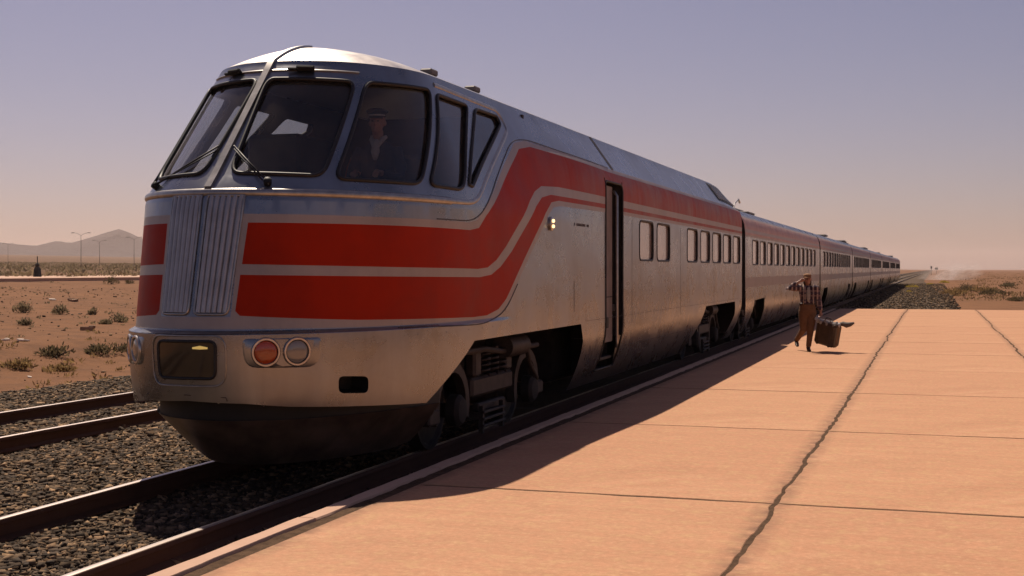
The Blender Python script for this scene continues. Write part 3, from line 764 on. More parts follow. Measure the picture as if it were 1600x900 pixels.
# coupler hatch with its dark glass
hp = rounded([(-.33, .99), (.33, .99), (.34, 1.30), (-.34, 1.30)], .07)
me = skin_mesh('hatch_glass', body_pt_s, dens(hp, .05), [], [], [(u, z) for u in np.arange(-.35, .36, .05) for z in np.arange(.98, 1.32, .06)], mirror=False, offset=.005)
hg = MB().closed_tube(on_body(dens(hp, .05), .006), .013, 6).build('coupler_hatch', 'rubber', loco, True)
link_obj('hatch_glass', me, 'hatch_glass', hg)
MB().tube(on_body([(.10, 1.245), (.18, 1.25), (.26, 1.245)], .004), [.008, .016, .008], 8).build('hatch_gleam', 'amber_glow', hg, True)  # glowing sliver stands in for the yellow gleam in the hatch glass
MB().closed_tube(on_body(dens(rounded([(-.43, .925), (.43, .925), (.44, 1.345), (-.44, 1.345)], .13), .05), .002), .008, 6).build('hatch_outline', 'trim_metal', hg, True)
MB().tube(on_body([(-.6, .835), (0, .85), (.42, .83), (.43, .80)], .002), .005, 6).build('hatch_seam', 'dark_line', hg, True)
# headlamp clusters
for side in (1, -1):
    pod = dens(rounded([(.60 * side, 1.075), (1.27 * side, 1.06), (1.29 * side, 1.325), (.58 * side, 1.325)], [.13, .13, .05, .05]), .04)
    rg = [frame_at(u, z, -.004).translation for u, z in pod]; r2 = [frame_at(.935 * side + (u - .935 * side) * .93, 1.2 + (z - 1.2) * .9, .006).translation for u, z in pod]
    cl = MB().loft([rg, r2]).build('headlamp_pod', 'aluminium', loco, angle=50)
    for u, lens in (((.80, 'amber_lens'), (1.07, 'clear_lens')) if side > 0 else ((.80, 'clear_lens'), (1.07, 'amber_lens'))):
        M = frame_at(u * side, 1.205, -.004)
        rn = MB().lathe([(.126, -.02), (.126, .010), (.118, .020), (.104, .020), (.100, .004), (.05, .002)], M, 28).build('lamp_bezel', 'lens_ring', cl, angle=50)
        MB().lathe([(.101, .004), (.092, .010), (.07, .017), (.04, .022), (.012, .023)], M, 24).build('lens', lens, rn, True)
# slot for the step in the bumper
for side in (1, -1):
    rg = [[(p.x * side, p.y, p.z) for p in on_body(SLOT, o)] for o in (.002, -.22)]
    inner = [[Vector(q) for q in rg[0]], [Vector(q) for q in rg[1]]]
    MB().loft(rg, cap=False).add(rg[1], [tuple(range(len(SLOT)))]).build('bumper_recess', 'black_steel', loco)
# side marker lamp
M = frame_at(5.80, 2.455, .0)
mk = MB().lathe([(.085, -.01), (.085, .025), (.070, .032)], M, 20).build('marker_lamp', 'lens_ring', loco, angle=50)
for dz in (-.032, .034):
    M2 = M @ Matrix.Translation((0, dz, .04)); MB().ell((0, 0, 0), (.04, .022, .015), 10, 6).mesh('b')
    e_ = MB().ell((0, 0, 0), (.042, .022, .014), 10, 6); e_.v = [tuple(M2 @ Vector(v)) for v in e_.v]; e_.build('bulb', 'lit_bulb', mk, True)
# small black stencil row (too small in the photograph to read)
mb = MB(); rr = random.Random(5)
for k, wd in enumerate((.03, 0, .06, .05, .06, .055, .06, .05, .06, 0, .03, .05)):
    if wd:
        c_ = frame_at(6.92 + k * .064, 2.485, .002); mb.box(c_.translation, (.004, wd * .85, .035))
mb.build('stencil_marks', 'dark_line', loco)
# wipers and the lamp units above the windscreen
for side, u0, ue in ((1, .62, .10), (-1, .95, .10)):
    a = frame_at(u0 * side, 2.64, .03).translation; b = frame_at(ue * side, 2.96, .05).translation; c_ = frame_at((u0 - .05) * side, 2.64, .045).translation
    wp = MB().tube([a, a.lerp(b, .5) + Vector((0, -.015, 0)), b], .008, 6).tube([c_, b + Vector((0, 0, -.03))], .006, 6).build('wiper', 'rubber', loco, True)
    M = frame_at(u0 * side, 2.64, 0); MB().lathe([(.035, 0), (.035, .05), (.02, .06)], M, 12).build('wiper_pivot', 'black_steel', wp)
    M = frame_at(.62 * side, 3.755, .0)
    mb = MB().box((0, 0, .035), (.17, .038, .06), .010); mb.box((-.12, .0, .025), (.09, .022, .03), .006); mb.v = [tuple(M @ Vector(v)) for v in mb.v]
    mb.build('wiper_motor', 'black_steel', loco)
# plough below the bumper
def plough_pt(u, z):
    u_ = abs(u); k = (z - .15) / .45; w = .93 + (1.36 - .93) * max(k, 0) ** .8; t = 10.40 - .52 * k
    ph = min(u_ / UN, 1) * math.pi / 2 * .86
    return (w * math.sin(ph) / math.sin(math.pi / 2 * .86), YC + .1 - (YC + .1 - t) * math.cos(ph) - YR, z)
me = skin_mesh('plough', plough_pt, dens([(0, .15), (2.7, .15), (3., .2), (3., .60), (0, .60)], .12), [], [], [(u, z) for u in np.arange(.1, 3., .12) for z in np.arange(.2, .6, .06)])
link_obj('plough', me, 'plough_steel', loco)
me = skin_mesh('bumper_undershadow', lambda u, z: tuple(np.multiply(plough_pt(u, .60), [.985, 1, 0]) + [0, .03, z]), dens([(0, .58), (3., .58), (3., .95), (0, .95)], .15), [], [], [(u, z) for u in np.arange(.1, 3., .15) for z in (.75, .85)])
me.name = 'bumper_gap_shade'; link_obj('bumper_gap_shade', me, 'black_steel', loco)  # black sheet stands in for the shade between bumper and plough
MB().tube(on_body([(.30, .80), (.33, .76)], -.10), .02).tube(on_body([(.72, .77), (.80, .73)], -.12), .018).build('air_hose', 'trim_metal', loco)

# doorway: recess, leaf, handrail, step
yd0, yd1 = YC - UN + 8.60 - YR, YC - UN + 9.66 - YR
mb = MB(); ym = (yd0 + yd1) / 2
mb.box((1.27, yd0 - .012, 2.06), (.50, .02, 2.28)); mb.box((1.27, yd1 + .012, 2.06), (.50, .02, 2.28)); mb.box((1.30, ym, 3.19), (.42, 1.1, .02)); mb.box((1.16, yd0 - .012, .67), (.26, .02, .48)); mb.box((1.16, yd1 + .012, .67), (.26, .02, .48)); mb.box((1.06, ym, 1.80), (.02, 1.1, 2.76)); mb.box((1.17, ym, .44), (.26, 1.08, .03))
dr = mb.build('doorway', 'bogie_grime', loco)
lf = MB().box((1.42, yd0 + .39, 1.98), (.045, .76, 2.28), .01).build('door_leaf', 'door_leaf', dr)
MB().box((1.445, yd0 + .39, 1.50), (.012, .68, .015)).box((1.45, yd0 + .40, 1.13), (.03, .12, .16), .01).build('latch', 'black_steel', dr)
MB().tube([(1.50, yd1 - .30, .75), (1.515, yd1 - .30, .82), (1.515, yd1 - .30, 2.98), (1.46, yd1 - .30, 3.06)], .021, 10).build('handrail', 'trim_metal', dr, True)
MB().tube(on_body(dens(DOOR, .1), .0)[0:], .016, 6).build('door_seal', 'rubber', dr, True)
MB().box((1.22, ym, .60), (.28, 1.02, .05), .01).build('step', 'bogie_steel', dr)

# passenger windows: rounded frame with depth and a pane with the reflected desert in its colour
def win_meshes(w, h):
    ring = lambda s, x, r: [(x, a, b) for a, b in rounded([(-w / 2 - s, -h / 2 - s), (w / 2 + s, -h / 2 - s), (w / 2 + s, h / 2 + s), (-w / 2 - s, h / 2 + s)], r)]
    fm = MB().loft([ring(.020, -.002, .14), ring(.018, .008, .14), ring(.003, .009, .12), ring(-.012, .004, .11), ring(-.012, -.062, .11)], cap=False).mesh('window', angle=40)
    fm.materials.append(MATS['rubber'])
    a = ring(-.010, -.030, .11); pm = MB().add(a, [tuple(range(len(a)))]).add([(p[0] - .008, p[1], p[2]) for p in a], [tuple(range(len(a)))[::-1]]).mesh('pane'); pm.materials.append(MATS['beige_sheen_glass'])
    return fm, pm
wm = win_meshes(1.08, .62)
for a, w in WINS:
    f_ = link_obj('window', wm[0], None, loco); f_.location = (1.53, YC - UN + a + w / 2 - YR, 2.36); f_.scale = (1, w / 1.08, 1)
    link_obj('pane', wm[1], None, f_)
# roof grille on the rear slope, small roof boxes, end wall, floor, added underbody light block
LV = dens(rounded([(19.75, 3.44), (22.25, 3.42), (22.25, 3.80), (19.55, 3.83)], .06), .12)
for side in (1, -1):
    me = skin_mesh('roof_louvre', body_pt, LV, [], [], [(u, z) for u in np.arange(19.6, 22.3, .2) for z in (3.5, 3.6, 3.7, 3.8)], mirror=False, offset=.006)
    if side < 0:
        co = np.zeros(len(me.vertices) * 3); me.vertices.foreach_get('co', co); me = raw_mesh('roof_louvre', co.reshape(-1, 3) * [-1, 1, 1], np.array([list(p.vertices)[::-1] for p in me.polygons]))
    lv = link_obj('roof_louvre', me, 'black_steel', loco)
    for k in range(9):
        u = 19.9 + k * .27; pts = [(p.x * side, p.y, p.z) for p in on_body([(u, 3.47), (u - .04, 3.63), (u - .08, 3.80)], .02)]
        MB().tube(pts, .028, 5).build('slat', 'aluminium', lv)
for y_, s_ in ((13.2, .07), (14.6, .07)):
    MB().box((.74, y_ - YR, 4.035), (.14, .20, s_), .015).build('roof_box', 'galvanised', loco)
vs = [body_pt(UEND, z) for z in np.linspace(.35, 3.87, 20)] + [roof_pt(UEND, r) for r in (.2, .5, .8)]
ring = vs + [(-p[0], p[1], p[2]) for p in vs[::-1]]
MB().add(ring, [tuple(range(len(ring)))]).build('end_wall', 'bellows_rubber', loco)
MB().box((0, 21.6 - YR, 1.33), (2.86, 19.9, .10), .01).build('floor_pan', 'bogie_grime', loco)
MB().box((0, 21. - YR, .80), (1.9, 7.6, .9), .05).build('underfloor_light_block', 'bogie_grime', loco)  # unseen dark box, added to block light under the body
# cab furniture
MB().box((0, 15.3 - YR, 2.55), (2.3, .06, 2.5)).build('cab_bulkhead', 'cab_lining', loco)
MB().box((0, 11.15 - YR, 2.28), (2.1, 1.0, .75), .12).box((0, 11.0 - YR, 2.66), (1.5, .55, .14), .05).build('console', 'cab_console', loco)
MB().box((-.66, 12.75 - YR, 2.45), (.62, .95, 1.75), .04).build('sky_block_box', 'cab_console', loco)  # dark box added to block the bright sky seen through the cab
for sx in (.72,):
    MB().box((sx, 12.35 - YR, 2.32), (.5, .5, .14), .05).box((sx, 12.62 - YR, 2.72), (.5, .13, .75), .05).box((sx, 12.35 - YR, 1.8), (.14, .14, .9)).build('cab_seat', 'seat_cloth', loco)

# bogies
def wheel_mesh():
    M = Matrix.Rotation(R(90), 4, 'Y')
    mb = MB().lathe([(.12, -.07), (.16, -.05), (.34, -.03), (.38, -.065), (.455, -.07), (.430, -.035), (.420, .06), (.38, .06), (.35, .02), (.16, .035), (.12, .07), (.03, .07)], M, 32)
    me = mb.mesh('wheel', angle=35); me.materials.append(MATS['wheel_steel']); return me
WHEEL = wheel_mesh()
def bogie(parent, yc, base=2.5, name='bogie'):
    """side frames, wheels, axle boxes, springs, brake gear; near side (+x) carries the detail"""
    mb = MB()
    for sx in (1, -1):
        x = 1.10 * sx
        for dy in (-base / 2, base / 2):                           # arched side frame round every axle
            pr = []
            for an in np.linspace(-20, 200, 14): pr.append((dy + .40 * math.cos(R(an)), .46 + .36 * math.sin(R(an))))
            rings = [[(x - .05, y, z), (x + .05, y, z), (x + .05, y + .11 * math.cos(R(a_)), z + .11 * math.sin(R(a_))), (x - .05, y + .11 * math.cos(R(a_)), z + .11 * math.sin(R(a_)))] for (y, z), a_ in zip(pr, np.linspace(-20, 200, 14))]
            mb.loft([[(p[0], p[1] + yc, p[2]) for p in r] for r in rings])
            mb.box((x, yc + dy * 1.42, .40), (.12, .30, .16), .02)
        mb.box((x, yc, .60), (.12, base * .55, .22), .03); mb.box((x, yc, .36), (.10, base * .36, .10), .02)
        mb.box((x, yc - .55, .86), (.14, .22, .30), .03); mb.box((x, yc + .55, .86), (.14, .22, .30), .03)
    mb.box((0, yc, .62), (2.1, .5, .22), .04)
    b = mb.build(name, 'bogie_steel', parent)
    for sx in (1, -1):
        for dy in (-base / 2, base / 2):
            w = link_obj('wheel', WHEEL, None, b); w.location = (.84 * sx, yc + dy, .42); w.rotation_euler = (0, 0, 0 if sx > 0 else math.pi)
            ab = MB().lathe([(.17, 0), (.17, .10), (.13, .14), (.05, .15)], Matrix.Translation((1.12 * sx, yc + dy, .42)) @ Matrix.Rotation(R(90 * sx), 4, 'Y'), 18).build('axle_box', 'bogie_grime', b)
        for dy in (-.30, 0, .30):
            pts = [(1.13 * sx + .075 * math.cos(a_), yc + dy + .075 * math.sin(a_), .72 + .30 * a_ / 31.4) for a_ in np.linspace(0, 31.4, 60)]
            MB().tube(pts, .017, 5).build('spring', 'bogie_steel', b, True)
    for dy in (-base / 2, base / 2):
        MB().tube([(-1.1, yc + dy, .42), (1.1, yc + dy, .42)], .08, 10).build('axle', 'bogie_grime', b, True)
    MB().tube([(1.22, yc - base / 2 - .3, 1.02), (1.22, yc - .5, 1.02), (1.22, yc + .1, .96), (1.22, yc + base / 2 + .2, .96)], .035, 8).tube([(1.2, yc + .2, 1.0), (1.2, yc + .9, 1.0)], [.13, .13], 14).tube([(1.25, yc + .95, 1.0), (1.25, yc + 1.1, .75), (1.25, yc + 1.4, .55)], .03, 8).build('brake_gear', 'bogie_steel', b)
    mb = MB()
    for k in range(3): mb.box((1.24, yc - .25, .18 + .075 * k), (.05, .75, .028), .006)
    mb.box((1.22, yc - .6, .25), (.05, .05, .3)); mb.box((1.22, yc + .1, .25), (.05, .05, .3)); mb.build('footstep', 'bogie_steel', b)
    return b
bogie(loco, 14.15 - YR, 2.6); bogie(loco, 28.55 - YR, 2.4)
nf = [body_pt(u, 1.30) for u in np.linspace(0, 3.2, 20)]; nf = [(x * .97, y, 1.30) for x, y, z in nf]; nf = nf + [(-x, y, z) for x, y, z in nf[::-1]]
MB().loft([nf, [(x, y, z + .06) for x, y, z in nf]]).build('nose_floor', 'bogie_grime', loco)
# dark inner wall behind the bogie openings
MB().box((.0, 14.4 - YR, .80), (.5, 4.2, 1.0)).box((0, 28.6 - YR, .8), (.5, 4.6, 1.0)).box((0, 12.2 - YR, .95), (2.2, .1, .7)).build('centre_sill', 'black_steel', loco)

# ------------------------------------------------------------------ coaches
CL = 22.10
CZ = RZ[:-5] + [1.30, 2.80, 3.02, 3.16, 3.30, 3.40]; CW = RW[:-5] + [1.53, 1.53, 1.505, 1.46, 1.36, 1.19]
def coach_pt(u, z): return (float(np.interp(z, CZ, CW)), u, z)
def croof_pt(r): q = 1 - r; return (1.19 * q, 3.40 + .17 * (1 - q ** 2.1))
COUT = dens([(.75, .28), (.12, 1.0), (0, 1.5), (0, 3.40), (CL, 3.40), (CL, 1.5), (CL - .12, 1.0), (CL - .75, .28), (CL - 1.5, .28), (CL - 1.9, 1.10), (CL - 3.6, 1.13), (CL - 4.3, .28), (4.3, .28), (3.9, 1.13), (1.75, 1.10), (1.35, .28)][::1], .3)
CWIN = [(1.35 + 1.60 * k, 1.14) for k in range(12)]
CWP = [rounded([(a, 2.03), (a + w, 2.03), (a + w, 2.65), (a, 2.65)], .12) for a, w in CWIN]
cr = [(dens([(0, 2.72), (CL, 2.72), (CL, 3.235), (0, 3.235)], .4), 2), (dens([(0, 2.905), (CL, 2.905), (CL, 3.19), (0, 3.19)], .4), 1), (dens([(0, 2.77), (CL, 2.77), (CL, 2.825), (0, 2.825)], .4), 1), (dens([(0, 1.45), (CL, 1.45), (CL, 1.70), (0, 1.70)], .4), 3)]
cg = [(u, z) for u in np.arange(.3, CL, .7) for z in list(np.arange(.4, 2.8, .2)) + [2.85, 2.95, 3.05, 3.12, 3.2, 3.27, 3.34]]
paint('coach_lower_band', (.30, .24, .22), (.17, .135, .11), .5, .42, streak=.5)
coach_body = skin_mesh('body', coach_pt, COUT, CWP, cr, cg, mir_holes=False)
for k in ('aluminium', 'coach_red', 'cream_paint', 'coach_lower_band'): coach_body.materials.append(MATS[k])
rings = []
for u in np.linspace(0, CL, 24):
    pr = [croof_pt(r) for r in np.linspace(0, 1, 9)]; pr = [(x, z) for x, z in pr] + [(-x, z) for x, z in pr[-2::-1]]
    rings.append([(x, u, z) for x, z in pr])
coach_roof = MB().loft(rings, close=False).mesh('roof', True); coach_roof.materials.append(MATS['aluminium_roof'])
ew = [(float(np.interp(z, CZ, CW)), z) for z in np.linspace(.9, 3.4, 14)] + [croof_pt(r) for r in (.3, .6)]
ew = ew + [(-x, z) for x, z in ew[::-1]]
coach_end = MB().add([(x, 0, z) for x, z in ew], [tuple(range(len(ew)))]).mesh('end_wall'); coach_end.materials.append(MATS['bellows_rubber'])
coach_floor = MB().box((0, CL / 2, 1.2), (2.86, CL - .3, .12)).box((0, CL / 2, .7), (1.9, 11, .9), .05).mesh('floor_pan'); coach_floor.materials.append(MATS['bogie_grime'])
rg = [[(x * .93, y_, .55 + (z - .55) * .97) for x, z in ew] for y_ in np.linspace(-.38, .06, 12)]
rg = [[(x * (1 if i % 2 else .95), y_, z) for x, y_, z in r] for i, r in enumerate(rg)]
bellow = MB().loft(rg).mesh('gangway_bellows'); bellow.materials.append(MATS['bellows_rubber'])
NAMES = ['first silver coach coupled directly behind the striped power car', 'second coach behind the power car, beyond the walking person', 'third coach behind the power car', 'fourth coach behind the power car', 'fifth coach behind the power car, small in the distance', 'sixth coach, next to last at the far end of the train', 'last and farthest coach at the tail of the train']
hw = win_meshes(1.14, .62)
rnd = random.Random(3)
for n in range(7):
    y0 = 32.42 + 22.5 * n
    c = empty('passenger_coach', (CX, y0, 0), label=NAMES[n], cat='train car', group='cars of the train')
    b = link_obj('body', coach_body, None, c); link_obj('roof', coach_roof, None, c); link_obj('end_wall', coach_end, None, c).location = (0, .02, 0); link_obj('end_wall', coach_end, None, c).location = (0, CL - .02, 0); link_obj('floor_pan', coach_floor, None, c); link_obj('gangway_bellows', bellow, None, c)
    for a, w in CWIN:
        f_ = link_obj('window', hw[0], None, c); f_.location = (1.53, a + w / 2, 2.34); link_obj('pane', hw[1], None, f_)
    if n == 0:
        bp = bogie(c, 2.75, 1.5); bq = bogie(c, CL - 2.75, 1.5); bl_ = [bp, bq]
    elif n < 5:
        for src in bl_:
            q = src.copy(); COL.objects.link(q); q.parent = c
            for ch in list(src.children):
                if ch.name.split('.')[0] in ('wheel', 'axle_box', 'axle'):
                    d_ = ch.copy(); COL.objects.link(d_); d_.parent = q
    # roof equipment differs from coach to coach
    for k in range(rnd.randint(1, 4) if n else 1):
        yy = rnd.uniform(2, 19); MB().box((rnd.uniform(-.2, .5), yy, 3.60), (rnd.uniform(.6, 1.1), rnd.uniform(.8, 2.2), rnd.uniform(.08, .16)), .04).build('roof_unit', 'galvanised', c)
    if n == 0:
        MB().box((.80, .35, 3.50), (.5, .45, .09), .02).build('roof_unit', 'galvanised', c); MB().box((.75, 5.4, 3.51), (.45, 1.4, .07), .02).build('roof_unit', 'galvanised', c)
        MB().tube([(.75, 3.3, 3.52), (.75, 3.6, 3.72), (.75, 4.3, 3.86)], .022, 6).tube([(.75, 4.3, 3.86), (.75, 4.55, 3.78)], .03, 6).build('roof_aerial', 'trim_metal', c)
# ------------------------------------------------------------------ mountains, lamp posts, far platform, trackside things
# the range stands 3.6-4.6 km away, low and weathered
az = np.linspace(R(2), R(62), 260); dep = np.linspace(0, 1, 26)
PXX = [-1200, -900, -500, -200, -60, 0, 55, 88, 110, 122, 150, 185, 205, 235, 290, 360, 500, 700, 900, 1200]
PXH = [10, 22, 16, 24, 16, 19, 15, 23, 20, 23, 30, 41, 35, 23, 19, 26, 15, 8, 4, 0]
vs = []
for a in az:
    px = 800 + 2039 * math.tan(R(17.9) - a); hh = np.interp(px, PXX, PXH) / 2039 * 4200
    for t in dep:
        r_ = 3500 + 1500 * t; x, y = -math.sin(a) * r_, math.cos(a) * r_
        s_ = math.exp(-((t - .5) / .22) ** 2)
        rid = 1 - abs(2 * float(fbm(x / 420, y / 420, 5)) - 1)
        z = float(np.interp(x, LX, LZ)) - 6 + hh * s_ * (.72 + .42 * rid) * (1 if t > .5 else .35 + 1.3 * t * rid + .0)
        vs.append((x, y, z + (hh * .06 * (float(fbm(x / 90, y / 90, 4)) - .5) * s_)))
nA, nD = len(az), len(dep); idx = np.arange(nA * nD).reshape(nA, nD)
tag(link_obj('mountain_range', raw_mesh('mountain_range', vs, np.stack([idx[:-1, :-1], idx[1:, :-1], idx[1:, 1:], idx[:-1, 1:]], -1).reshape(-1, 4)), 'rock'), kind='structure')

fp = empty('far_platform', (-70, 95, 0), kind='structure')
for k in range(12):
    L = 12; y_ = -36 + k * L
    zz = float(ground_z(-70, 95 + y_))
    o = MB().box((-13, 0, 0), (26.0, L - .04, .5), .03).build('platform_section', 'kerb_concrete', fp); o.location = (0, y_, .95); o.rotation_euler = (0, 0, random.uniform(-.001, .001))

def lamp_post(px, d, h, label):
    x = (px - 1460) * d * .9516 / 2039; y = (d + x * .3074) / .9516; z = float(ground_z(x, y)) - .3
    mb = MB().tube([(0, 0, 0), (0, 0, h)], [.11, .06], 8); o = empty('lamp_post', (x, y, z), R(17.9), label=label, cat='lamp post', group='lamp posts on the plain')
    mb.build('mast', 'galvanised', o)
    for sx in (-1, 1):
        MB().tube([(0, 0, h - .1), (sx * 1.0, 0, h + .45), (sx * 2.0, 0, h + .7)], .045, 6).build('arm', 'galvanised', o)
        MB().box((sx * 2.3, 0, h + .68), (.9, .35, .18), .05).build('lamp_head', 'galvanised', o)
lamp_post(128, 377, 9.6, 'tallest double-armed lamp post on the plain, left of the nose')
lamp_post(157, 510, 9.6, 'smaller double-armed lamp post just right of the tallest one')
lamp_post(211, 440, 9.6, 'double-armed lamp post partly hidden by the nose of the train')
lamp_post(14, 640, 9.6, 'faint distant lamp post near the left edge')

sx_, sy_ = -81.7, 105.; sz_ = 1.20
ss = empty('switch_stand', (sx_, sy_, sz_ ), label='dark trackside switch stand with thin mast behind the far platform', cat='switch stand')
MB().loft([[(a * .30, b * .25, 0) for a, b in ((-1, -1), (1, -1), (1, 1), (-1, 1))], [(a * .24, b * .2, .75) for a, b in ((-1, -1), (1, -1), (1, 1), (-1, 1))], [(a * .13, b * .13, .95) for a, b in ((-1, -1), (1, -1), (1, 1), (-1, 1))]]).build('base', 'black_steel', ss)
MB().lathe([(.13, .95), (.2, 1.0), (.2, 1.2), (.12, 1.3), (.05, 1.34)], None, 12).build('lantern', 'bogie_grime', ss)
MB().tube([(0, 0, 1.3), (0, 0, 1.95)], .045, 8).build('mast', 'black_steel', ss)

# distant trackside posts where the line meets the horizon
def far_post(px, d, h, w, label):
    x = (px - 1460) * d * .9516 / 2039; y = (d + x * .3074) / .9516
    o = empty('signal_post', (x, y, -.4), R(17.9), label=label, cat='signal post', group='distant signal posts')
    MB().tube([(0, 0, 0), (0, 0, h)], [.10, .07], 8).build('mast', 'black_steel', o)
    MB().box((0, -.1, h - .5), (w, .25, 1.0), .05).build('signal_head', 'black_steel', o)
far_post(1456.5, 520, 3.6, .55, 'dark signal post where the rails meet the horizon')
far_post(1464.5, 640, 3.2, 1.5, 'broader dark signal post right of the one at the horizon')

# ------------------------------------------------------------------ plants
def foliage(rs, n, rx, rz, leaf, base=0., up=.5):
    """n small bent blades spread through a low dome, denser outside, with gaps"""
    v = []; f = []
    k = rs.randint(5, 9); cl = [(rs.normal(0, .45), rs.normal(0, .45), rs.uniform(.35, .8)) for _ in range(k)]
    for i in range(n):
        c = cl[rs.randint(k)]; p = np.array([c[0] + rs.normal(0, .28), c[1] + rs.normal(0, .28), max(.02, c[2] + rs.normal(0, .22))])
        r_ = math.sqrt(p[0] ** 2 + p[1] ** 2)
        if r_ > 1: p[:2] /= r_
        p[2] *= math.sqrt(max(.15, 1 - .7 * min(1, r_) ** 2))
        q = np.array([p[0] * rx, p[1] * rx, base + p[2] * rz])
        d = np.array([p[0] + rs.normal(0, .5), p[1] + rs.normal(0, .5), up + rs.rand()]); d /= np.linalg.norm(d)
        s = np.cross(d, rs.normal(0, 1, 3)); s /= np.linalg.norm(s) + 1e-9; L = leaf * rs.uniform(.6, 1.5); w = L * .22
        b = len(v); v += [q - s * w, q + s * w, q + d * L * .6 + s * w * .8, q + d * L, q + d * L * .6 - s * w * .8]; f += [(b, b + 1, b + 2, b + 4), (b + 4, b + 2, b + 3, b + 3)]
    return v, [tuple(dict.fromkeys(x)) for x in f]
def shrub(x, y, rx, rz, mat, label, seed, n=420, group='desert shrubs', name='shrub', cat='shrub', leaf=.12):
    rs = np.random.RandomState(seed); z = float(ground_z(x, y)) - .03
    o = empty(name, (x, y, z), label=label, cat=cat, group=group)
    v, f = foliage(rs, n, rx, rz, leaf * max(.8, rx))
    link_obj('foliage', MB().add(v, f).mesh('foliage'), mat, o)
    mb = MB()
    for k in range(9):
        a = rs.uniform(0, 6.28); mb.tube([(0, 0, 0), (.35 * rx * math.cos(a), .35 * rx * math.sin(a), rz * .45), (.7 * rx * math.cos(a + .3), .7 * rx * math.sin(a + .3), rz * rs.uniform(.5, .85))], [.02 * rx + .006, .012 * rx + .004, .004], 5)
    mb.build('stem', 'sleeper_wood', o)
    return o
def gpos(px, py, zg):
    d = 2039 * (1.9 - zg) / (py - 421); x = (px - 1460) * d * .9516 / 2039; return x, (d + x * .3074) / .9516
def gsolve(px, py):
    z = -.3
    for _ in range(25): x, y = gpos(px, py, z); z = .6 * z + .4 * min(1.6, float(ground_z(x, y)))
    return x, y
G_SHR = [(40, 489, .62, .62, 'sage_leaf', 'largest grey sage shrub, leftmost in the row on the sand'), (95, 491, .42, .48, 'sage_leaf', 'rounded sage shrub second from the left in the row on the sand'),
         (150, 492, .30, .36, 'sage_leaf', 'small sage shrub third from the left in the row on the sand'), (188, 503, .45, .42, 'sage_leaf', 'sage shrub on the sand closest to the nose of the train'),
         (44, 508, .40, .30, 'sage_leaf', 'low shrub just below the largest sage shrub'), (165, 506, .35, .2, 'sage_leaf', 'flat scrubby bush left of the shrub closest to the nose'),
         (176, 444, .8, .75, 'dark_sage', 'dark bush in front of the far platform, right part'), (108, 437, 1.2, .75, 'dark_sage', 'broad bush growing against the far platform'),
         (28, 434, 1.1, .5, 'dark_sage', 'dark bush against the far platform near the left edge'), (204, 443, .5, .5, 'dark_sage', 'small dark bush beside the nose in front of far platform'),
         (88, 558, .75, .34, 'dark_sage', 'dark weed clump on the bank beyond the empty track, left one'), (165, 553, .65, .38, 'dark_sage', 'dark weed clump on the bank beyond the empty track, right one'),
         (195, 548, .4, .25, 'dark_sage', 'little weed clump on the bank next to the nose'), (30, 577, .55, .3, 'dry_grass', 'dry yellow grass tuft at the foot of the bank by left edge'),
         (95, 579, .45, .22, 'dry_grass', 'dry grass tuft at the foot of the bank, right of another tuft')]
for i, (px, py, rx, rz, mt, lb) in enumerate(G_SHR):
    x, y = gsolve(px, py); shrub(x, y, rx * .72, rz * .72, mt, lb, 100 + i, n=420 if rx > .5 else 260, leaf=.10)
# right-hand side: weeds by the gravel and dry bushes beyond
G_R = [(1427, 451, 1.0, .9, 'yellow_weed', 'yellow flowering weed clump on the gravel beyond the platform', 'weed'), (1420, 459, .55, .5, 'yellow_weed', 'small yellow weed nearest the tracks beyond the platform', 'weed'),
       (1455, 446, .8, .6, 'yellow_weed', 'yellowish weed farther along the gravel', 'weed'), (1477, 442, 1.2, .7, 'yellow_weed', 'low yellowish weed at the edge of the dust cloud', 'weed'),
       (1495, 462, 1.9, 1.1, 'dry_grass', 'golden dry bush at the edge of the gravel, leftmost', 'shrub'), (1510, 455, 1.6, 1.3, 'dark_sage', 'dark green bush among the golden dry grass', 'shrub'),
       (1535, 459, 2.3, 1.2, 'dry_grass', 'wide golden bush in the middle of the dry patch', 'shrub'), (1552, 462, 1.5, 1.1, 'dark_sage', 'dark bush at the right end of the dry patch', 'shrub'),
       (1592, 470, 1.0, .6, 'dark_sage', 'small dark bush at the right edge beyond the platform', 'shrub'), (1580, 448, 2.0, .9, 'dark_sage', 'dark low bush farther off at the right edge', 'shrub')]
for i, (px, py, rx, rz, mt, lb, ct) in enumerate(G_R):
    x, y = gpos(px, py, -.35); shrub(x, y, rx * .7, rz * .55, mt, lb, 200 + i, n=650, group='bushes beyond the platform', leaf=.11, cat=ct, name='weed' if ct == 'weed' else 'shrub')
# uncountable scrub
def scrub(name, label, n, fx, seed, mat, rx, rz, leaf, blades):
    rs = np.random.RandomState(seed); V, F = [], []
    for i in range(n):
        x, y = fx(rs); k = rs.uniform(.5, 1.5); v, f = foliage(rs, blades, rx * k, rz * k, leaf * k); z = float(ground_z(x, y)) - .03
        b = len(V); V += [p + np.array([x, y, z]) for p in v]; F += [tuple(b + j for j in q) for q in f]
    o = link_obj(name, MB().add(V, F).mesh(name), mat); tag(o, label, 'scrub', kind='stuff')
def pl_left(rs):
    d = rs.uniform(130, 900) ** 1.0; px = rs.uniform(-80, 330); x = (px - 1460) * d * .9516 / 2039; return x, (d + x * .3074) / .9516
def pl_near(rs):
    d = rs.uniform(30, 110); px = rs.uniform(-80, 260); x = (px - 1460) * d * .9516 / 2039; return x, (d + x * .3074) / .9516
def pl_bank(rs): return rs.uniform(-24.5, -16.5), rs.uniform(14, 50)
def pl_right(rs):
    d = 95 + 900 * rs.rand() ** 1.5; px = rs.uniform(1478, 1660); x = (px - 1460) * d * .9516 / 2039; return x, (d + x * .3074) / .9516
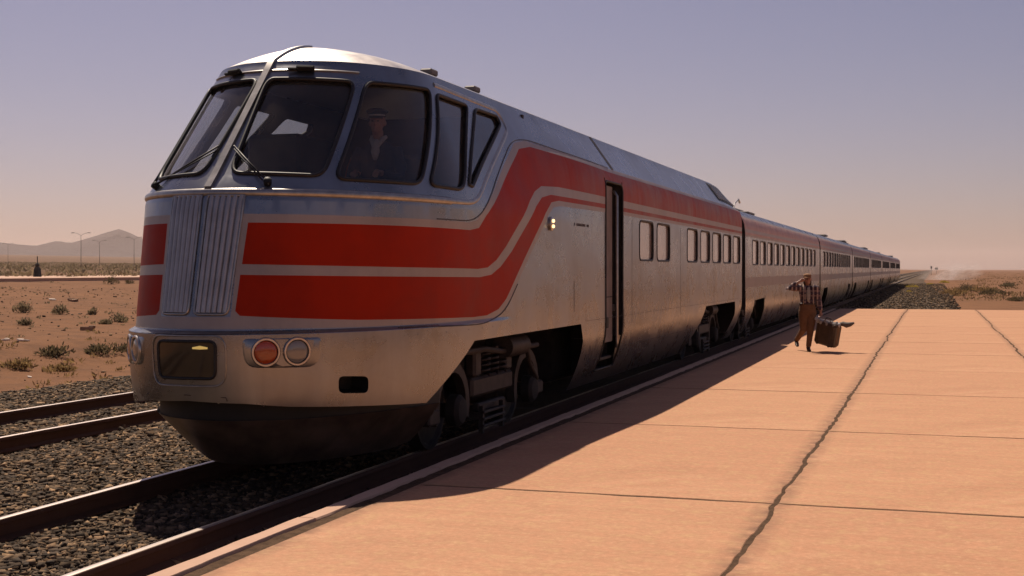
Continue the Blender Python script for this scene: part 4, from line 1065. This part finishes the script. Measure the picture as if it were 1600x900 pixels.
scrub('desert_scrub', 'dark desert scrub covering the plain below the mountains', 1300, pl_left, 1, 'sage_leaf', 1.3, .42, .34, 16)
scrub('dry_stubble', 'thin dry stubble scattered over the red sand', 90, pl_near, 2, 'sage_leaf', .18, .09, .07, 16)
scrub('bank_weeds', 'dry weeds along the bank beyond the empty track', 170, pl_bank, 3, 'dry_grass', .17, .10, .07, 18)
scrub('golden_scrub', 'golden and brown scrub on the flat desert at right', 330, pl_right, 4, 'far_brush', 1.1, .16, .17, 16)

# bits of litter and boards on the sand
G_L = [(84, 469, 'litter_white', (.75, .3, .06), 'pale scrap lying on the sand above the shrub row'), (116, 471, 'weathered_board', (.7, .25, .12), 'brown board lying on the sand right of a pale scrap'),
       (38, 533, 'litter_white', (.32, .18, .05), 'white scrap of litter low on the sand, right of the other'), (10, 532, 'litter_white', (.22, .14, .05), 'white scrap of litter at the left edge of the sand'),
       (138, 516, 'weathered_board', (.4, .2, .12), 'small brown clod on the sand below the shrub row'), (48, 590, 'litter_white', (.16, .08, .03), 'tiny white scrap at the foot of the bank')]
for i, (px, py, mt, sz, lb) in enumerate(G_L):
    x, y = gsolve(px, py); rs = random.Random(i)
    mb = MB().box((0, 0, 0), sz, .01, Matrix.Rotation(rs.uniform(-.15, .15), 3, 'X')); mb.box((sz[0] * .35, .02, sz[2] * .5), (sz[0] * .5, sz[1] * .7, sz[2] * .7), .008, Matrix.Rotation(.3, 3, 'Z'))
    o = mb.build('scrap' if 'white' in mt else 'board', mt); o.location = (x, y, float(ground_z(x, y)) + sz[2] * .4); o.rotation_euler = (0, 0, rs.uniform(0, 3)); tag(o, lb, 'litter', 'scraps on the sand')

# ------------------------------------------------------------------ people
def body_mesh(name, mb, voxel=.011, smooth=4):
    """fuses overlapping lofts into one continuous skin"""
    o = bpy.data.objects.new('tmp', mb.mesh('tmp')); COL.objects.link(o)
    r = o.modifiers.new('r', 'REMESH'); r.mode = 'VOXEL'; r.voxel_size = voxel
    s_ = o.modifiers.new('s', 'SMOOTH'); s_.factor = .5; s_.iterations = smooth
    dg = bpy.context.evaluated_depsgraph_get(); dg.update()
    me = bpy.data.meshes.new_from_object(o.evaluated_get(dg)); me.name = name; me.shade_smooth()
    bpy.data.objects.remove(o); return me
def limb(mb, pts, rad, n=12):
    """rad: (rx, ry) per point"""
    rings = []; P_ = [Vector(p) for p in pts]
    up = Vector((0, -1, 0))
    for i, p in enumerate(P_):
        t = (P_[min(i + 1, len(P_) - 1)] - P_[max(i - 1, 0)]).normalized()
        a = t.cross(up)
        if a.length < .05: a = t.cross(Vector((0, 0, 1)))
        a.normalize(); b = a.cross(t).normalized(); rx, ry = rad[i] if isinstance(rad[i], tuple) else (rad[i], rad[i])
        rings.append([p + a * rx * math.cos(2 * math.pi * j / n) + b * ry * math.sin(2 * math.pi * j / n) for j in range(n)])
    return mb.loft(rings)
def hand(mb, wrist, dirv, palm_n, curl=.6, scale=1.):
    """palm, four fingers of unequal length and a thumb leaving the side of the palm"""
    d = Vector(dirv).normalized(); nrm = Vector(palm_n); nrm = (nrm - d * nrm.dot(d)).normalized(); sd_ = d.cross(nrm); w = Vector(wrist)
    limb(mb, [w, w + d * .04 * scale, w + d * .088 * scale], [(.026 * scale, .019 * scale), (.038 * scale, .017 * scale), (.038 * scale, .014 * scale)], 10)
    for k, L in enumerate((.070, .078, .072, .058)):
        b = w + d * .082 * scale + sd_ * (.028 - .0187 * k) * scale; L *= scale; pts = [b - d * .01]; dd = d.copy(); p = b.copy(); pts.append(p.copy())
        for seg in range(3):
            dd = (dd * math.cos(curl) + nrm * math.sin(curl)).normalized(); nrm2 = nrm; p = p + dd * L / 3 * 1.1; pts.append(p.copy())
        mb.tube(pts, [.0095 * scale, .0095 * scale, .009 * scale, .0085 * scale, .007 * scale], 7)
    b = w + d * .028 * scale + sd_ * .030 * scale
    mb.tube([b - sd_ * .01, b + (d * .5 + sd_ * .8) .normalized() * .03 * scale, b + (d * .8 + sd_ * .5 + nrm * .35).normalized() * .06 * scale, b + (d * 1. + sd_ * .2 + nrm * .7).normalized() * .082 * scale], [.012 * scale, .0115 * scale, .010 * scale, .008 * scale], 7)
def head(mb, c, s=1.):
    c = Vector(c)
    mb.ell(c + Vector((0, .012, .018)) * s, (.076 * s, .093 * s, .100 * s)); mb.ell(c + Vector((0, -.022, -.055)) * s, (.056 * s, .062 * s, .066 * s))
    mb.ell(c + Vector((0, -.094, -.014)) * s, (.013 * s, .020 * s, .028 * s), 8, 6)
    mb.ell(c + Vector((0, -.078, -.062)) * s, (.026 * s, .012 * s, .010 * s), 8, 6); mb.ell(c + Vector((0, -.070, -.096)) * s, (.025 * s, .02 * s, .018 * s), 8, 6)
    for sx in (-1, 1):
        mb.ell(c + Vector((sx * .080, .012, -.012)) * s, (.010 * s, .022 * s, .034 * s), 8, 6); mb.ell(c + Vector((sx * .034, -.062, -.028)) * s, (.026 * s, .022 * s, .022 * s), 8, 6)
        mb.ell(c + Vector((sx * .030, -.078, .030)) * s, (.024 * s, .014 * s, .008 * s), 8, 6)
def eyes(parent, c, s=1.):
    for sx in (-1, 1):
        MB().ell(Vector(c) + Vector((sx * .030, -.0800, .004)) * s, (.012 * s, .008 * s, .008 * s), 8, 6).build('eye', 'rubber', parent, True)

# ---- the walker on the platform
wk = empty('person', (-2.56, 28.45, .160), R(14), label='person in cap, plaid shirt and brown trousers walking with a suitcase', cat='person')
HC = (-.005, -.03, 1.535)
HIPL, HIPR = (.085, .0, .86), (-.085, 0, .86)
KL, AL = (.050, -.10, .475), (.000, -.13, .085)        # leading leg (wearer's left)
KR, AR = (-.085, -.02, .465), (-.185, .300, .215)      # trailing leg, heel lifted
SHR, ELR, WRR = (-.175, .0, 1.350), (-.415, -.060, 1.330), (-.165, -.060, 1.490)
SHL, ELL, WRL = (.175, .0, 1.345), (.235, .015, 1.075), (.270, -.055, .835)
mb = MB(); head(mb, HC)
limb(mb, [(0, .01, 1.32), (0, 0, 1.40), (0, -.015, 1.46)], [.058, .052, .052])
limb(mb, [(0, 0, .84), (0, 0, .98), (0, .005, 1.12), (0, .005, 1.27), (0, .005, 1.37)], [(.155, .105), (.135, .092), (.150, .10), (.175, .105), (.09, .07)])
for a, b, c in ((SHR, ELR, WRR), (SHL, ELL, WRL)): limb(mb, [a, Vector(a).lerp(Vector(b), .5), b, Vector(b).lerp(Vector(c), .4), c], [.050, .044, .037, .036, .026])
for a, b, c in ((HIPL, KL, AL), (HIPR, KR, AR)): limb(mb, [a, Vector(a).lerp(Vector(b), .5), b, Vector(b).lerp(Vector(c), .35), c], [.085, .070, .052, .052, .034])
hand(mb, WRR, Vector(HC) - Vector(WRR) + Vector((.02, 0, .04)), (.3, .5, -.6), .35)
hand(mb, WRL, (.08, -.03, -1), (-.9, -.3, 0), .95)
bd = link_obj('body', body_mesh('body', mb, .009, 3), 'skin', wk); eyes(bd, HC)
mb = MB()                                                # shirt with rolled-out sleeves
limb(mb, [(0, 0, .93), (0, 0, 1.0), (0, .005, 1.12), (0, .005, 1.27), (0, .008, 1.36), (0, .008, 1.405)], [(.158, .115), (.152, .110), (.160, .112), (.182, .116), (.128, .092), (.066, .062)], 18)
for a, b, c, e in ((SHR, ELR, WRR, .75), (SHL, ELL, WRL, .86)):
    A, B, C_ = Vector(a), Vector(b), Vector(c); limb(mb, [A + Vector((-.06 * (1 if A.x > 0 else -1), 0, .01)), A, A.lerp(B, .5), B, B.lerp(C_, .45), B.lerp(C_, e)], [.068, .074, .070, .066, .060, .048])
link_obj('shirt', body_mesh('shirt', mb, .010, 4), 'plaid_cloth', wk)
mb = MB()                                                # baggy trousers
limb(mb, [(0, 0, .74), (0, 0, .84), (0, 0, .93), (0, 0, 1.015)], [(.160, .115), (.188, .132), (.176, .125), (.156, .115)], 18)
for a, b, c in ((HIPL, KL, AL), (HIPR, KR, AR)):
    A, B, C_ = Vector(a), Vector(b), Vector(c); limb(mb, [A, A.lerp(B, .35), A.lerp(B, .75), B, B.lerp(C_, .4), B.lerp(C_, .96)], [.106, .104, .090, .076, .064, .054], 14)
link_obj('trousers', body_mesh('trousers', mb, .011, 5), 'trouser_cloth', wk)
MB().loft([[(.176 * math.cos(a_) * k, .128 * math.sin(a_) * k, z) for a_ in np.linspace(0, 2 * math.pi, 25)[:-1]] for k, z in ((.97, .985), (1., .99), (1., 1.02), (.97, 1.025))]).build('belt', 'shoe_leather', wk, True)
for sx in (-1, 1):
    f_ = [(sx * .105, -.130, 1.0), (sx * .105, -.132, 1.12), (sx * .105, -.128, 1.25), (sx * .100, -.098, 1.34), (sx * .090, -.02, 1.405), (sx * .08, .09, 1.34), (sx * .05, .13, 1.2), (sx * .04, .125, 1.0)]
    MB().tube(f_, .020, 8, flat=.3).build('brace_strap', 'brace_cloth', wk, True)
MB().loft([[(x_ * w_, -.128 - dy, z) for x_, dy in ((-1, 0), (-.5, .008), (.5, .008), (1, 0), (.5, -.02), (-.5, -.02))] for w_, z in ((.010, 1.05), (.040, 1.12), (.045, 1.22), (.034, 1.32), (.028, 1.36))]).build('neckerchief', 'grey_cloth', wk, True)
for (an, kn) in ((AL, KL), (AR, KR)):
    A = Vector(an); back = an is AR; mb = MB()
    if not back: limb(mb, [A + Vector((0, .055, -.05)), A + Vector((0, .0, -.045)), A + Vector((0, -.09, -.055)), A + Vector((0, -.175, -.062))], [(.03, .03), (.042, .045), (.044, .032), (.030, .020)])
    else: limb(mb, [A + Vector((0, .06, .0)), A + Vector((0, .02, -.03)), A + Vector((0, -.06, -.09)), A + Vector((0, -.13, -.128))], [(.03, .03), (.042, .045), (.044, .032), (.030, .018)])
    limb(mb, [A + Vector((0, .01, .05)), A + Vector((0, .01, -.03))], [.045, .045])
    link_obj('shoe', body_mesh('shoe', mb, .008, 3), 'shoe_leather', wk)
hc = Vector(HC); mb = MB()                               # soft cap with a peak, brown hair to the collar
mb.ell(hc + Vector((0, .014, .072)), (.086, .108, .052), 18, 9); mb.ell(hc + Vector((0, .01, .050)), (.084, .102, .04), 18, 8)
cp = link_obj('cap', body_mesh('cap', mb, .008, 3), 'cap_cloth', wk)
pk = [[hc + Vector((.080 * math.sin(a_), -.085 * math.cos(a_) * (1 if o_ == 0 else 1.62), .048 - (.0 if o_ == 0 else .022) + dz)) for a_ in np.linspace(-1.1, 1.1, 11)] for o_, dz in ((0, .005), (1, .005), (1, -.004), (0, -.004))]
MB().loft([list(r) for r in zip(*pk)]).build('peak', 'cap_cloth', cp, True)
mb = MB(); mb.ell(hc + Vector((0, .035, .0)), (.088, .082, .095), 16, 9); mb.ell(hc + Vector((.055, .02, -.075)), (.035, .055, .085), 12, 8); mb.ell(hc + Vector((-.05, .03, -.07)), (.034, .05, .075), 12, 8); mb.ell(hc + Vector((0, .06, -.08)), (.07, .045, .09), 12, 8)
link_obj('hair', body_mesh('hair', mb, .009, 3), 'hair_brown', wk)

# ---- the suitcase in the left hand
Mw = Matrix.Translation(Vector(wk.location)) @ Matrix.Rotation(R(14), 4, 'Z')
hp_ = Mw @ Vector((.288, -.075, .745))
sc = empty('suitcase', hp_ - Vector((0, 0, .60)), label='bulging dark brown suitcase with clothes sticking out, held by the person', cat='suitcase')
sc.rotation_euler = (R(3), R(13), R(-28))
MB().box((.10, 0, .26), (.48, .28, .48), .04).build('shell', 'case_leather', sc)
MB().box((.10, 0, .26), (.485, .12, .485), .02).build('panel', 'case_canvas', sc)
MB().box((.10, 0, .505), (.46, .265, .03), .012).build('lid', 'case_leather', sc)
MB().tube([(-.02, 0, .51), (0, 0, .585), (.06, 0, .60), (.12, 0, .585), (.14, 0, .51)], .013, 8).build('handle', 'case_leather', sc, True)
for a_ in (-.04, .24): MB().box((a_, 0, .262), (.035, .292, .494), .004).build('strap', 'shoe_leather', sc)
rs = random.Random(8)
for k, (a_, b_, s_, mt) in enumerate(((-.14, -.08, .09, 'collar_white'), (-.05, -.13, .06, 'grey_cloth'), (.22, -.06, .085, 'grey_cloth'), (.29, .03, .065, 'collar_white'), (.08, -.10, .05, 'grey_cloth'))):
    mb = MB(); mb.ell((a_, b_, .52), (s_, s_ * .7, .035), 12, 7); mb.ell((a_ + .03, b_ - .03, .50), (s_ * .6, s_ * .5, .05), 10, 6); mb.ell((a_ - .03, b_ - .02, .545), (s_ * .5, s_ * .4, .03), 10, 6)
    link_obj('garment', body_mesh('garment', mb, .010, 1), mt, sc)
MB().tube([(.28, .08, .51), (.36, .10, .54), (.43, .12, .53), (.50, .14, .56), (.57, .17, .61)], [.05, .075, .085, .07, .03], 8, flat=.7).build('trailing_sleeve', 'rag_cloth', sc, True)

# ---- the driver behind the cab's side window
dv = empty('person', (-5.22, 11.88, 2.05), R(8), label='train driver in peaked cap and white collar seated behind the cab window', cat='person')
hc = (0, -.06, 1.30); mb = MB(); head(mb, hc)
limb(mb, [(0, .0, 1.07), (0, -.03, 1.15), (0, -.045, 1.22)], [.06, .055, .055])
limb(mb, [(0, .05, .40), (0, .03, .60), (0, .02, .85), (0, .01, 1.0), (0, .0, 1.10)], [(.17, .13), (.165, .12), (.19, .12), (.20, .11), (.08, .07)])
for sx in (-1, 1):
    limb(mb, [(sx * .19, 0, 1.03), (sx * .23, -.06, .85), (sx * .24, -.13, .74), (sx * .16, -.30, .76), (sx * .12, -.40, .78)], [.055, .05, .042, .038, .028]); hand(mb, (sx * .12, -.40, .78), (-.1 * sx, -1, -.05), (0, 0, -1), .5)
    limb(mb, [(sx * .10, .02, .42), (sx * .12, -.25, .44), (sx * .12, -.46, .42), (sx * .12, -.46, .1), (sx * .12, -.46, -.2)], [.09, .08, .06, .05, .04])
bd = link_obj('body', body_mesh('body', mb, .011, 3), 'skin', dv); eyes(bd, hc)
mb = MB()
limb(mb, [(0, .05, .40), (0, .03, .60), (0, .02, .85), (0, .01, 1.0), (0, .0, 1.115)], [(.185, .145), (.18, .135), (.205, .135), (.215, .125), (.085, .075)], 16)
for sx in (-1, 1): limb(mb, [(sx * .17, 0, 1.04), (sx * .235, -.06, .85), (sx * .245, -.13, .74), (sx * .17, -.29, .76), (sx * .13, -.37, .78)], [.07, .065, .056, .050, .042])
link_obj('jacket', body_mesh('jacket', mb, .012, 3), 'navy_cloth', dv)
mb = MB()
for sx in (-1, 1): mb.tube([(sx * .07, .0, 1.16), (sx * .055, -.07, 1.13), (sx * .012, -.145, 1.03)], [.02, .026, .014], 8)
mb.tube([(0, -.105, 1.12), (0, -.135, 1.0), (0, -.14, .92)], [.03, .045, .02], 8); link_obj('collar', mb.mesh('collar', True), 'collar_white', dv)
hc = Vector(hc); mb = MB(); mb.ell(hc + Vector((0, .0, .105)), (.115, .125, .03), 18, 7); mb.ell(hc + Vector((0, .008, .07)), (.088, .104, .04), 18, 8)
cp = link_obj('cap', body_mesh('cap', mb, .009, 2), 'navy_cloth', dv)
pk = [[hc + Vector((.082 * math.sin(a_), -.088 * math.cos(a_) * (1 if o_ == 0 else 1.55), .052 - (0 if o_ == 0 else .024) + dz)) for a_ in np.linspace(-1.1, 1.1, 11)] for o_, dz in ((0, .004), (1, .004), (1, -.004), (0, -.004))]
MB().loft([list(r) for r in zip(*pk)]).build('peak', 'rubber', cp, True)
MB().tube([hc + Vector((.086 * math.sin(a_), -.100 * math.cos(a_), .062)) for a_ in np.linspace(-1.3, 1.3, 12)], .009, 6).build('cap_band', 'collar_white', cp, True)

# ------------------------------------------------------------------ air: haze over the plain, dust rising by the gravel
m = NT('haze_air'); m.t.nodes.remove(m.b)
pv = m.n('ShaderNodeVolumePrincipled'); pv.inputs['Color'].default_value = (.97, .82, .78, 1); pv.inputs['Density'].default_value = .00007; pv.inputs['Anisotropy'].default_value = .3
m.l(pv.outputs[0], m.o.inputs['Volume'])
hz = MB().box((0, 4600, 58), (14400, 10200, 130)).build('haze', 'haze_air'); tag(hz, 'thin pale air over the desert', 'haze', kind='stuff')
m = NT('dust_air'); m.t.nodes.remove(m.b)
v = m.coords((1, 1, 1)); ln = m.n('ShaderNodeVectorMath', operation='LENGTH'); m.l(v, ln.inputs[0])
fall = m.n('ShaderNodeMapRange', i_1=1., i_2=.1, i_3=0., i_4=1.); m.l(ln.outputs['Value'], fall.inputs[0])
nz = m.ramp(m.noise(2.2, 4, .6, v, .6), [(.42, 0.), (.72, 1.)])
pv = m.n('ShaderNodeVolumePrincipled'); pv.inputs['Color'].default_value = (.9, .8, .76, 1)
m.l(m.math('MULTIPLY', m.math('MULTIPLY', fall.outputs[0], nz), .6), pv.inputs['Density']); m.l(pv.outputs[0], m.o.inputs['Volume'])
x, y = gpos(1488, 437, -.3)
o = link_obj('dust_cloud', MB().ell((0, 0, 0), (1, 1, 1), 20, 12).mesh('dust_cloud', True), 'dust_air'); o.location = (x, y, .75); o.scale = (7.5, 6.0, 3.0); o.rotation_euler = (0, R(-12), 0)
tag(o, 'pale dust drifting over the gravel edge beyond the platform', 'dust', kind='stuff')
